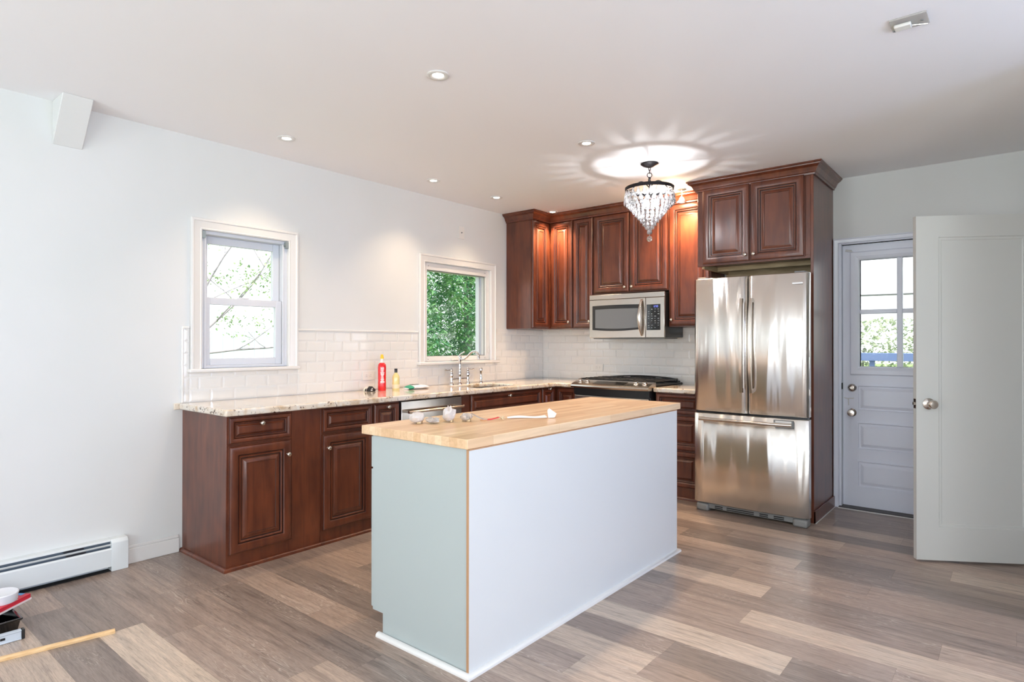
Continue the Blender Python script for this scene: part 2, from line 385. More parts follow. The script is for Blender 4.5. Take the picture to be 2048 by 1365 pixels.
def wall_with_holes(name, axis, p0, p1, a0, a1, holes, mat):
    """axis 'x': slab between x=p0..p1, running a0..a1 in y; holes = [(a,b,z0,z1)]"""
    xs = sorted({a0, a1} | {h[0] for h in holes} | {h[1] for h in holes}); zs = sorted({0, H} | {h[2] for h in holes} | {h[3] for h in holes})
    mb = MB(); skip = {(i, j) for i in range(len(xs)-1) for j in range(len(zs)-1) for h in holes if h[0]-1e-6 <= xs[i] and xs[i+1] <= h[1]+1e-6 and h[2]-1e-6 <= zs[j] and zs[j+1] <= h[3]+1e-6}
    mb.cells(xs, zs, p0, p1, skip)
    mb.v = [Vector((v.z, v.x, v.y)) if axis == 'x' else Vector((v.x, v.z, v.y)) for v in mb.v]
    return structure(mb.build(name, mat))
W1 = (-3.625, -3.028, 1.122, 2.006); W2 = (-1.735, -0.872, 1.122, 1.998)
wall_with_holes('wall_left', 'x', -0.14, 0.0, -8.3, 0.0, [W1, W2], wall_m)
wall_with_holes('wall_back', 'y', 0.0, 0.14, -0.14, 4.25, [(2.905, 3.71, 0, 2.075)], wall_m)
wall_with_holes('wall_right', 'x', 4.25, 4.35, -1.75, 0.14, [], wall_m)
wall_with_holes('wall_side_return', 'y', -1.75, -1.65, 4.35, 6.6, [], wall_m)
bpy.data.objects['wall_side_return'].name = 'wall_alcove'
wall_with_holes('wall_side', 'x', 6.5, 6.6, -8.3, -1.75, [(-6.75, -4.45, 0.7, 2.3), (-3.4, -2.3, 0.8, 2.2)], wall_m)
wall_with_holes('wall_front', 'y', -8.4, -8.3, -0.14, 6.6, [(0.6, 2.1, 0.8, 2.3), (3.2, 5.4, 0.1, 2.3)], wall_m)
for n in ('wall_left',): pass
structure(MB().box(-0.14, 6.6, -8.4, 0.14, H, H+0.12).build('ceiling', ceil_m))

def rear_windows():
    k = 3
    for (axis, pos, a0, a1, z0, z1) in (('y', -8.35, 0.6, 2.1, 0.8, 2.3), ('y', -8.35, 3.2, 5.4, 0.1, 2.3), ('x', 6.55, -6.75, -4.45, 0.7, 2.3), ('x', 6.55, -3.4, -2.3, 0.8, 2.2)):
        mb = MB(); f = 0.05; am = (a0+a1)/2
        def bx(a, b, c, d, m=mb):
            if axis == 'y': m.box(a, b, pos-0.03, pos+0.06, c, d)
            else: m.box(pos-0.06, pos+0.03, a, b, c, d)
        bx(a0, a0+f, z0, z1); bx(a1-f, a1, z0, z1); bx(a0+f, a1-f, z0, z0+f); bx(a0+f, a1-f, z1-f, z1); bx(am-f/2, am+f/2, z0+f, z1-f)
        structure(mb.build('window_%d' % k, trim_m)); k += 1
rear_windows()

# casing profile swept round a rectangular opening ------------------------------------
CAS = [(0, 0), (0, 0.012), (0.006, 0.016), (0.012, 0.013), (0.020, 0.015), (0.050, 0.020), (0.056, 0.026), (0.066, 0.026), (0.070, 0.020), (0.070, 0)]
def casing(mb, P, n, a0, a1, z0, z1, sides='LTR', w=1.0, drop=0):
    """P(a,z,h) gives a point; opening a0..a1,z0..z1"""
    prof = [(d*w, h) for d, h in CAS]
    L = [P(a0-d, z0-drop, h) for d, h in prof]; TL = [P(a0-d, z1+d, h) for d, h in prof]
    TR = [P(a1+d, z1+d, h) for d, h in prof]; R = [P(a1+d, z0-drop, h) for d, h in prof]
    mb.rings([L, TL, TR, R])

def window_one():
    P = lambda a, z, h: (h, a, z)
    a0, a1, z0, z1 = W1
    w = thing('window_1', (0, (a0+a1)/2, z0), 'white double-hung window over the left end of the counter', 'window', kind='structure')
    mb = MB(); casing(mb, P, 0, a0, a1, z0, z1); mb.build('casing', trim_m, w, smooth=30)
    MB().box(-0.02, 0.045, a0-0.085, a1+0.075, z0-0.022, z0).build('sill', trim_m, w, bevel=0.006)
    mb = MB(); f = 0.022
    mb.box(-0.135, -0.012, a0, a0+f, z0, z1); mb.box(-0.135, -0.012, a1-f, a1, z0, z1); mb.box(-0.135, -0.012, a0+f, a1-f, z1-f, z1); mb.box(-0.135, -0.012, a0+f, a1-f, z0, z0+0.018)
    mb.box(-0.02, -0.008, a0+f, a0+f+0.012, z0, z1-f); mb.box(-0.02, -0.008, a1-f-0.012, a1-f, z0, z1-f)
    mb.build('frame', vinyl_m, w, bevel=0.002)
    def sash(nm, xo, zb, zt, st, rb, rt):
        m = MB(); b0, b1 = a0+f+0.002, a1-f-0.002
        m.box(xo-0.03, xo, b0, b0+st, zb, zt); m.box(xo-0.03, xo, b1-st, b1, zb, zt)
        m.box(xo-0.03, xo, b0+st, b1-st, zb, zb+rb); m.box(xo-0.03, xo, b0+st, b1-st, zt-rt, zt)
        o = m.build(nm, vinyl_m, w, bevel=0.003)
        MB().box(xo-0.018, xo-0.014, b0+st-0.004, b1-st+0.004, zb+rb-0.004, zt-rt+0.004).build('glass', glass_m, o)
        return o
    sash('upper_sash', -0.075, 1.548, z1-f, 0.048, 0.036, 0.05)
    lo = sash('lower_sash', -0.036, z0+0.018, 1.582, 0.048, 0.045, 0.046)
    MB().box(-0.07, -0.038, -3.36, -3.29, 1.582, 1.592).build('sash_lock', vinyl_m, lo, bevel=0.003)
    for a, s in ((a0+0.012, 1), (a1-0.012, -1)):
        m = MB(); m.box(-0.01, 0.012, a-0.011, a+0.011, 1.955, 1.998); m.lathe([(0.009, 0), (0.009, 0.006)], (0.001, a+s*0.011, 1.975), (0, s, 0), 12)
        m.build('blind_bracket', M('bracket_zinc', (150, 160, 160), 0.4, metal=0.5), w, smooth=40)
window_one()

def window_two():
    P = lambda a, z, h: (h, a, z)
    a0, a1, z0, z1 = W2
    w = thing('window_2', (0, (a0+a1)/2, z0), 'white picture window above the sink looking onto green foliage', 'window', kind='structure')
    mb = MB(); casing(mb, P, 0, a0, a1, z0, z1); mb.build('casing', trim_m, w, smooth=30)
    MB().box(-0.02, 0.05, a0-0.09, a1+0.10, z0-0.026, z0).build('sill', trim_m, w, bevel=0.006)
    mb = MB(); f = 0.046
    mb.box(-0.13, -0.012, a0, a0+f, z0, z1); mb.box(-0.13, -0.012, a1-f, a1, z0, z1); mb.box(-0.13, -0.012, a0+f, a1-f, z1-0.062, z1); mb.box(-0.13, -0.012, a0+f, a1-f, z0, z0+0.046)
    mb.build('frame', trim_m, w, bevel=0.003)
    MB().box(-0.042, -0.038, a0+f-0.004, a1-f+0.004, z0+0.042, z1-0.058).build('glass', glass_m, w)
    m = MB(); t = 0.006
    b0, b1, c0, c1 = a0+f, a1-f, z0+0.046, z1-0.062
    m.box(-0.036, -0.030, b0, b0+t, c0, c1); m.box(-0.036, -0.030, b1-t, b1, c0, c1); m.box(-0.036, -0.030, b0, b1, c0, c0+t); m.box(-0.036, -0.030, b0, b1, c1-t, c1)
    m.build('gasket', grey_m, w)
    m = MB(); m.box(-0.12, -0.075, b1-0.034, b1-0.020, c0, c1); m.box(-0.12, -0.075, b1-0.012, b1, c0, c1)
    m.build('outer_sash_stile', vinyl_m, w, bevel=0.002)
    for a in (a0+0.012, a1-0.012):
        MB().box(-0.011, 0.0, a-0.005, a+0.005, z0+0.07, z0+0.13).build('latch', trim_m, w, bevel=0.003)
    for a in (a0+0.06, a1-0.06):
        for z in (z0+0.022, z1-0.030): MB().lathe([(0.004, 0), (0.004, 0.002), (0.001, 0.003)], (-0.012, a, z), (1, 0, 0), 10).build('screw_head', grey_m, w)
    m = MB(); m.box(-0.012, 0.004, -1.40, -1.30, z0+0.006, z0+0.024); m.tube([(0.004, -1.37, z0+0.015), (0.016, -1.36, z0+0.017), (0.02, -1.30, z0+0.012)], 0.004, 8)
    m.build('crank', trim_m, w, bevel=0.002)
window_two()

# ------------------------------------------------------------------ tile backsplash
def tiles(name, P, spans, zmax, capspans):
    """running-bond bevelled tiles, P(a,z,h). spans(a_mid_row) -> list of (a0,a1) for each row"""
    mb = MB(); th, tw, g = 0.0765, 0.153, 0.0016
    z = 0.916; row = 0
    while z < zmax-0.006:
        zt = min(z+th, zmax)
        for (s0, s1, q0, q1) in spans:
            lo, hi = max(z, q0), min(zt, q1)
            if hi-lo < 0.008: continue
            a = s1-(row % 2)*tw/2-tw*40
            while a < s1:
                b0, b1 = max(a, s0), min(a+tw, s1); a += tw
                if b1-b0 < 0.008: continue
                A0, A1, Z0, Z1 = b0+g, b1-g, lo+g, hi-g; bv = min(0.011, (A1-A0)/3, (Z1-Z0)/3)
                r0 = [P(A0, Z0, 0), P(A1, Z0, 0), P(A1, Z1, 0), P(A0, Z1, 0)]
                r1 = [P(A0, Z0, 0.005), P(A1, Z0, 0.005), P(A1, Z1, 0.005), P(A0, Z1, 0.005)]
                r2 = [P(A0+bv, Z0+bv, 0.0065), P(A1-bv, Z0+bv, 0.0065), P(A1-bv, Z1-bv, 0.0065), P(A0+bv, Z1-bv, 0.0065)]
                mb.rings([r0, r1, r2])
        z += th; row += 1
    for (s0, s1, q0, q1) in spans:
        q1 = min(q1, zmax)
        for r in ([P(s0, q0, 0), P(s1, q0, 0), P(s1, q1, 0), P(s0, q1, 0)],):
            mb.rings([r, [P(s0, q0, 0.003), P(s1, q0, 0.003), P(s1, q1, 0.003), P(s0, q1, 0.003)]], m=1)
    for a0, a1, z0, z1 in capspans:
        mb.rings([[P(a0, z0, 0), P(a1, z0, 0), P(a1, z1, 0), P(a0, z1, 0)], [P(a0, z0, 0.009), P(a1, z0, 0.009), P(a1, z1, 0.009), P(a0, z1, 0.009)],
                  [P(a0+0.003, z0+0.003, 0.012), P(a1-0.003, z0+0.003, 0.012), P(a1-0.003, z1-0.003, 0.012), P(a0+0.003, z1-0.003, 0.012)]])
    return mb.build(name, [tile_m, grout_m])
ZT = 1.375
o = tiles('trim_1', lambda a, z, h: (0.0005+h, a, z),
      [(-3.732, W1[0]-0.073, 0.914, ZT), (W1[0]-0.073, W1[1]+0.073, 0.914, W1[2]-0.024), (W1[1]+0.073, W2[0]-0.073, 0.914, ZT), (W2[0]-0.073, W2[1]+0.073, 0.914, W2[2]-0.028), (W2[1]+0.073, -0.009, 0.914, 1.43)],
      1.43, [(-3.744, W1[0]-0.073, ZT, ZT+0.014), (W1[1]+0.073, W2[0]-0.073, ZT, ZT+0.014), (-3.746, -3.733, 0.914, ZT), ])
structure(o); o['label'] = 'white bevelled subway tile backsplash on the window wall'
o = tiles('trim_2', lambda a, z, h: (a, -0.0005-h, z), [(0.0, 2.06, 0.914, 1.44)], 1.44, [])
structure(o); o['label'] = 'white bevelled subway tile backsplash behind the range'

# ------------------------------------------------------------------ cabinetry
def panel(mb, O, U, V, Nn, w, h, t=0.02, s=1.0, raised=True):
    """raised panel front lying on O, spanning U*w, V*h, thickness along Nn"""
    O, U, V, Nn = Vector(O), Vector(U), Vector(V), Vector(Nn)
    s = min(s, min(w, h)/0.27)
    prof = [(0,0,0),(0,t*0.62,0),(0.003,t*0.62,0),(0.0045,t*0.78,1),(0.007,t*0.95,0),(0.014,t*1.12,0),(0.034,t*1.16,0),(0.047,t*1.02,0),(0.053,t*0.80,0),(0.055,t*0.58,1),(0.0585,t*0.56,1),
            (0.061,t*0.84,0),(0.066,t*0.82,0),(0.070,t*0.70,0),(0.072,t*0.42,1),(0.0765,t*0.40,1),(0.083,t*0.42,0),(0.100,t*0.93,0),(0.103,t*0.95,0),(0.105,t*0.80,1)]
    rr = []; ms = []
    for d, z, g in prof:
        d *= s if d > 0.01 else 1
        rr.append([O+U*d+V*d+Nn*z, O+U*(w-d)+V*d+Nn*z, O+U*(w-d)+V*(h-d)+Nn*z, O+U*d+V*(h-d)+Nn*z]); ms.append(g)
    i0 = len(mb.v)
    for r in rr: mb.v += r
    for a in range(len(rr)-1):
        for k in range(4):
            k2 = (k+1) % 4
            mb.f.append((i0+a*4+k, i0+a*4+k2, i0+(a+1)*4+k2, i0+(a+1)*4+k)); mb.m.append(1 if ms[a+1] else 0)
    mb.f.append(tuple(i0+k for k in (3,2,1,0))); mb.m.append(0)
    a = len(rr)-1; mb.f.append(tuple(i0+a*4+k for k in range(4))); mb.m.append(0)
    return mb
def knob(pos, n, parent):
    return MB().lathe([(0.0075, 0), (0.0075, 0.003), (0.0045, 0.006), (0.0045, 0.014), (0.010, 0.018), (0.0145, 0.023), (0.0145, 0.026), (0.011, 0.030), (0.004, 0.032), (0, 0.032)], pos, n, 20).build('knob', nickel_m, parent, smooth=50)
def front(nm, parent, O, U, V, Nn, w, h, kn=None, s=1.0):
    o = panel(MB(), O, U, V, Nn, w, h, s=s).build(nm, CH, parent, smooth=25)
    if kn: knob(Vector(O)+Vector(U)*kn[0]+Vector(V)*kn[1]+Vector(Nn)*0.021, Nn, o)
    return o
Z = (0,0,1); XB = 0.575
def left_front(nm, par, y0, y1, z0, z1, kn=None, s=1.0):      # faces +x, U runs +y
    return front(nm, par, (XB+0.0005, y0, z0), (0,1,0), Z, (1,0,0), y1-y0, z1-z0, kn, s)
def shoe(par, pts, name='shoe_molding', m=None, r=0.018, h=0.022):
    mb = MB(); rr = []
    n = len(pts)
    for i in range(n):
        p = Vector(pts[i]); d0 = (Vector(pts[i])-Vector(pts[i-1])).normalized() if i > 0 else None; d1 = (Vector(pts[i+1])-p).normalized() if i < n-1 else None
        nn = lambda d: Vector((d.y, -d.x, 0))
        if d0 is None: o = nn(d1)
        elif d1 is None: o = nn(d0)
        else:
            o = (nn(d0)+nn(d1)); o = o/(o.length**2)*2
        rr.append([p, p+o*r, p+o*r+Vector((0,0,h*0.45)), p+o*r*0.75+Vector((0,0,h*0.8)), p+o*r*0.35+Vector((0,0,h)), p+Vector((0,0,h))])
    mb.rings(rr); return mb.build(name, m or cherry_m, par, smooth=40)

# left run, units from the near end towards the corner
c = thing('base_cabinet', (0.3, -3.44, 0), 'cherry base cabinet at the open counter end, drawer over door beside plain board', 'cabinet', 'cherry base cabinets under the granite')
MB().box(0.002, XB, -3.737, -3.137, 0.0, 0.874).build('body', cherry_m, c, bevel=0.002)
left_front('drawer', c, -3.728, -3.346, 0.716, 0.866, (0.185, 0.105), 0.72); left_front('door', c, -3.728, -3.346, 0.092, 0.702, (0.352, 0.525))
MB().box(XB, XB+0.004, -3.338, -3.139, 0.092, 0.872).build('filler_board', cherry_m, c)
shoe(c, [(0.004, -3.7372, 0), (XB, -3.7372, 0), (XB, -3.137, 0)])
c2 = thing('base_cabinet', (0.3, -2.93, 0), 'cherry base cabinet partly behind the island corner, wide drawer over a door', 'cabinet', 'cherry base cabinets under the granite')
MB().box(0.002, XB, -3.135, -2.738, 0.0, 0.874).build('body', cherry_m, c2, bevel=0.002)
left_front('drawer', c2, -3.126, -2.746, 0.716, 0.866, None, 0.72); left_front('door', c2, -3.126, -2.746, 0.092, 0.700, (0.03, 0.525))
shoe(c2, [(XB, -3.135, 0), (XB, -2.738, 0)])
c3 = thing('base_cabinet', (0.3, -2.6, 0), 'narrow cherry pull-out base cabinet just left of the dishwasher', 'cabinet', 'cherry base cabinets under the granite')
MB().box(0.002, XB, -2.736, -2.500, 0.0, 0.874).build('body', cherry_m, c3, bevel=0.002)
left_front('door', c3, -2.730, -2.506, 0.092, 0.866, (0.112, 0.748), 0.8)
shoe(c3, [(XB, -2.736, 0), (XB, -2.500, 0)])
c4 = thing('base_cabinet', (0.3, -1.3, 0), 'wide cherry sink base cabinet below the window, right of the dishwasher', 'cabinet', 'cherry base cabinets under the granite')
m = MB(); m.box(0.002, XB, -1.868, -1.856, 0, 0.874); m.box(0.002, XB, -0.822, -0.812, 0, 0.874); m.box(0.002, 0.012, -1.856, -0.822, 0, 0.874); m.box(0.012, XB, -1.856, -0.822, 0, 0.1); m.box(XB-0.018, XB, -1.856, -0.822, 0.1, 0.874)
m.build('body', cherry_m, c4)
left_front('tilt_out_front', c4, -1.765, -0.820, 0.700, 0.866, (0.47, 0.135), 0.75)
left_front('door', c4, -1.765, -1.296, 0.092, 0.690, (0.44, 0.55)); left_front('door', c4, -1.290, -0.820, 0.092, 0.690, (0.03, 0.55))
MB().box(XB, XB+0.004, -1.866, -1.772, 0.092, 0.872).build('filler_board', cherry_m, c4)
shoe(c4, [(XB, -1.868, 0), (XB, -0.812, 0)])
c5 = thing('base_cabinet', (0.3, -0.3, 0), 'L-shaped cherry corner base cabinet between sink and range', 'cabinet', 'cherry base cabinets under the granite')
m = MB(); m.cells([0.002, XB, 0.836], [-0.810, -XB, -0.002], 0, 0.874, {(1, 0)}); m.build('body', cherry_m, c5)
left_front('door', c5, -0.806, -0.602, 0.092, 0.866, (0.10, 0.765), 0.8)
front('door', c5, (0.602, -XB-0.0005, 0.092), (1,0,0), Z, (0,-1,0), 0.228, 0.774, None, 0.8)
c6 = thing('base_cabinet', (1.82, -0.3, 0), 'cherry three-drawer base cabinet between range and refrigerator', 'cabinet', 'cherry base cabinets under the granite')
MB().box(1.622, 2.032, -XB, -0.002, 0.0, 0.874).build('body', cherry_m, c6, bevel=0.002)
for z0, z1 in ((0.700, 0.866), (0.405, 0.690), (0.100, 0.395)):
    front('drawer', c6, (1.632, -XB-0.0005, z0), (1,0,0), Z, (0,-1,0), 0.392, z1-z0, None, 0.8)
shoe(c6, [(1.622, -XB, 0), (2.032, -XB, 0)])

# dishwasher
dw = thing('dishwasher', (0.3, -2.18, 0), 'stainless dishwasher with bar handle in the window-side run', 'dishwasher')
MB().box(0.02, XB, -2.494, -1.874, 0.0, 0.868).build('tub', black_m, dw)
MB().box(XB, XB+0.022, -2.490, -1.878, 0.105, 0.866).build('door_panel', steel_m, dw, bevel=0.003)
h = MB().tube([(0.645, -2.465, 0.792), (0.645, -1.905, 0.792)], 0.0105, 14); h2 = h.build('handle', nickel_m, dw, smooth=50)
m = MB()
for y in (-2.45, -1.92): MB().box(XB+0.022, 0.646, y-0.008, y+0.008, 0.784, 0.800).build('handle_mount', nickel_m, h2, bevel=0.002)

# upper cabinets
ZU = 1.432; ZU1 = 2.512
u1 = thing('upper_cabinet', (0.17, -0.3, ZU), 'cherry corner wall cabinet with two doors meeting at the inside corner', 'cabinet', 'cherry wall cabinets')
m = MB(); m.cells([0.002, 0.315, 0.610], [-0.622, -0.315, -0.002], ZU, ZU1, {(1, 0)}); m.build('body', cherry_m, u1)
front('door', u1, (0.3155, -0.616, ZU+0.006), (0,1,0), Z, (1,0,0), 0.274, 1.066, None)
front('door', u1, (0.342, -0.3155, ZU+0.006), (1,0,0), Z, (0,-1,0), 0.264, 1.066, (0.232, 0.06))
u2 = thing('upper_cabinet', (0.73, -0.16, ZU), 'narrow single-door cherry wall cabinet left of the microwave', 'cabinet', 'cherry wall cabinets')
MB().box(0.612, 0.848, -0.315, -0.002, ZU, ZU1).build('body', cherry_m, u2)
front('door', u2, (0.618, -0.3155, ZU+0.006), (1,0,0), Z, (0,-1,0), 0.222, 1.066, (0.196, 0.06), 0.9)
u3 = thing('upper_cabinet', (1.23, -0.16, 1.762), 'cherry two-door wall cabinet directly above the microwave', 'cabinet', 'cherry wall cabinets')
MB().box(0.850, 1.620, -0.315, -0.002, 1.757, ZU1).build('body', cherry_m, u3)
front('door', u3, (0.856, -0.3155, 1.762), (1,0,0), Z, (0,-1,0), 0.376, 0.742, (0.342, 0.045))
front('door', u3, (1.238, -0.3155, 1.762), (1,0,0), Z, (0,-1,0), 0.376, 0.742, (0.032, 0.045))
u4 = thing('upper_cabinet', (1.81, -0.16, ZU), 'tall single-door cherry wall cabinet glowing orange beside the refrigerator cabinet', 'cabinet', 'cherry wall cabinets')
MB().box(1.622, 2.000, -0.315, -0.002, ZU, ZU1).build('body', cherry_m, u4)
front('door', u4, (1.628, -0.3155, ZU+0.006), (1,0,0), Z, (0,-1,0), 0.366, 1.066, (0.03, 0.055))

# refrigerator surround
u5 = thing('refrigerator_cabinet', (2.43, -0.3, 0), 'deep cherry cabinet above the refrigerator with a full-height end panel', 'cabinet')
m = MB(); m.box(2.002, 2.845, -0.600, -0.002, 1.925, 2.515); m.box(2.002, 2.845, -0.604, -0.585, 1.902, 1.925)
m.build('body', cherry_m, u5, bevel=0.0015)
m = MB(); m.box(2.030, 2.840, -0.05, -0.03, 1.86, 1.924); m.box(2.03, 2.05, -0.58, -0.05, 1.885, 1.924); m.box(2.05, 2.84, -0.30, -0.28, 1.888, 1.924)
m.build('cleat', birch_m, u5)
MB().box(2.846, 2.866, -0.606, -0.002, 0.0, 2.515).build('end_panel', cherry_m, u5, bevel=0.0015)
front('door', u5, (2.048, -0.6045, 1.914), (1,0,0), Z, (0,-1,0), 0.372, 0.596, (0.345, 0.05))
front('door', u5, (2.426, -0.6045, 1.914), (1,0,0), Z, (0,-1,0), 0.382, 0.596, (0.030, 0.05))
m = MB(); m.box(2.867, 2.879, -0.618, -0.002, 0.0, 0.085); m.box(2.846, 2.879, -0.618, -0.6065, 0.0, 0.085); m.build('plinth', cherry_m, u5, bevel=0.002)
m = MB(); m.box(2.8795, 2.885, -0.622, -0.002, 0.0, 0.004); m.build('caulk_bead', trim_m, u5)

def crown(name, pts, label, z0=2.500, out=0.066, ret=None):
    prof = [(0.0, 0), (0.010, 0), (0.012, 0.012), (0.020, 0.018), (0.024, 0.030), (0.034, 0.048), (0.050, 0.060), (0.056, 0.062), (0.058, 0.070), (out, 0.074), (out, 0.0835), (0.0, 0.0835)]
    mb = MB(); rr = []; n = len(pts)
    nn = lambda d: Vector((d.y, -d.x, 0))
    for i in range(n):
        p = Vector((pts[i][0], pts[i][1], z0))
        d0 = (Vector(pts[i]+(0,))-Vector(pts[i-1]+(0,))).normalized() if i > 0 else None
        d1 = (Vector(pts[i+1]+(0,))-Vector(pts[i]+(0,))).normalized() if i < n-1 else None
        if d0 is None: o = nn(d1)
        elif d1 is None: o = nn(d0)
        else: o = nn(d0)+nn(d1); o = o/(o.length**2)*2
        rr.append([p+o*(a+0.0005)+Vector((0,0,b)) for a, b in prof])
    mb.rings(rr)
    return tag(mb.build(name, cherry_m, smooth=22), label, 'molding', 'cherry crown moldings')
crown('crown_molding', [(0.003, -0.6225), (0.3375, -0.6225), (0.3375, -0.3375), (1.915, -0.3375)], 'cherry crown molding over the corner and range wall cabinets, at the ceiling')
crown('crown_molding', [(2.000, -0.41), (2.000, -0.6065), (2.8665, -0.6065), (2.8665, -0.003)], 'larger cherry crown molding wrapping the top of the refrigerator cabinet')

# ------------------------------------------------------------------ countertops
ct = thing('countertop', (0.3, -2.0, 0.876), 'L-shaped cream speckled granite countertop along the windows', 'countertop', 'granite countertops')
m = MB(); m.cells([0.0135, 0.150, 0.545, 0.628, 0.838], [-3.765, -1.62, -1.08, -0.628, -0.0105], 0.8755, 0.914, {(1, 1), (3, 0), (3, 1), (3, 2)})
m.build('slab', granite_m, ct, bevel=0.010, bseg=4)
m = MB(); m.box(0.001, 0.0134, -3.790, -3.7475, 0.8755, 0.914); m.build('end_lip', granite_m, ct, bevel=0.003)
tag(MB().box(1.621, 2.034, -0.628, -0.0105, 0.8755, 0.914).build('countertop', granite_m, bevel=0.010, bseg=4), 'short cream granite countertop between range and refrigerator', 'countertop', 'granite countertops')

def sink():
    s = thing('sink', (0.35, -1.35, 0.7), 'stainless undermount sink bowl below the faucet', 'sink')
    x0, x1, y0, y1 = 0.142, 0.553, -1.628, -1.072
    ring = lambda i, z: [(x0+i, y0+i, z), (x1-i, y0+i, z), (x1-i, y1-i, z), (x0+i, y1-i, z)]
    mb = MB(); mb.rings([ring(-0.014, 0.875), ring(0.0, 0.8752), ring(0.008, 0.80), ring(0.02, 0.69), ring(0.05, 0.675)], cap=False)
    r = ring(0.05, 0.675); mb.quad(*r); mb.rings([ring(-0.014, 0.875), ring(-0.012, 0.872), ring(-0.002, 0.80), ring(0.01, 0.68), ring(0.045, 0.665)], cap=False); mb.quad(*ring(0.045, 0.665))
    mb.build('basin', steel_m, s, smooth=40, fix=False)
    MB().lathe([(0.0, 0), (0.03, 0), (0.042, 0.003), (0.045, 0.0)], (0.35, -1.35, 0.6755), seg=20).build('drain', chrome_m, s, smooth=50)
sink()

def faucet():
    f = thing('faucet', (0.10, -1.393, 0.914), 'chrome bridge faucet with two lever handles in front of the window', 'faucet')
    X = 0.10; z = 0.9145
    sp = [(0.024,0),(0.024,0.006),(0.014,0.016),(0.011,0.03),(0.015,0.045),(0.013,0.055),(0.010,0.07),(0.015,0.085),(0.016,0.10),(0.011,0.112),(0.010,0.135),(0.013,0.15),(0.010,0.16),(0.010,0.20),(0.014,0.212),(0.012,0.225),(0.016,0.24),(0.015,0.255),(0.006,0.265),(0.005,0.272),(0,0.278)]
    MB().lathe(sp, (X, -1.393, z), seg=20).build('center_column', chrome_m, f, smooth=50)
    pts = [Vector((X, -1.393, z+0.232))]
    ctrl = [(0.0,0.232),(0.03,0.226),(0.06,0.232),(0.095,0.252),(0.125,0.278),(0.155,0.296),(0.185,0.300),(0.212,0.288),(0.228,0.262),(0.230,0.235)]
    pts = [(X+a, -1.393, z+b) for a, b in ctrl]
    MB().tube(pts, [0.010,0.009,0.009,0.009,0.009,0.009,0.009,0.010,0.012,0.014], 14).build('spout', chrome_m, f, smooth=50)
    MB().tube([(X, -1.393, z+0.268), (X+0.02, -1.393+0.012, z+0.283), (X+0.045, -1.393+0.02, z+0.295)], [0.005,0.005,0.007], 10).build('diverter_lever', chrome_m, f, smooth=50)
    hp = [(0.024,0),(0.024,0.006),(0.015,0.018),(0.011,0.034),(0.016,0.048),(0.012,0.058),(0.017,0.074),(0.018,0.095),(0.012,0.108),(0.010,0.118),(0.014,0.126),(0.014,0.136),(0.006,0.145),(0.004,0.150),(0,0.154)]
    for y, s in ((-1.499, -1), (-1.288, 1)):
        o = MB().lathe(hp, (X, y, z), seg=20).build('handle_column', chrome_m, f, smooth=50)
        MB().tube([(X, y, z+0.131), (X, y+s*0.02, z+0.134), (X, y+s*0.05, z+0.130), (X, y+s*0.072, z+0.135), (X, y+s*0.085, z+0.134)], [0.005,0.005,0.004,0.006,0.004], 10).build('lever', chrome_m, o, smooth=50)
    MB().tube([(X, -1.499, z+0.050), (X, -1.393, z+0.050), (X, -1.288, z+0.050)], 0.0075, 12).build('bridge', chrome_m, f, smooth=50)
    sprp = [(0.022,0),(0.022,0.005),(0.013,0.014),(0.010,0.03),(0.014,0.045),(0.010,0.055),(0.011,0.085),(0.013,0.100),(0.016,0.112),(0.017,0.130),(0.012,0.140),(0,0.142)]
    tag(MB().lathe(sprp, (X, -1.110, z), seg=20).build('side_sprayer', chrome_m, smooth=50), 'chrome side sprayer standing right of the faucet', 'sprayer')
faucet()

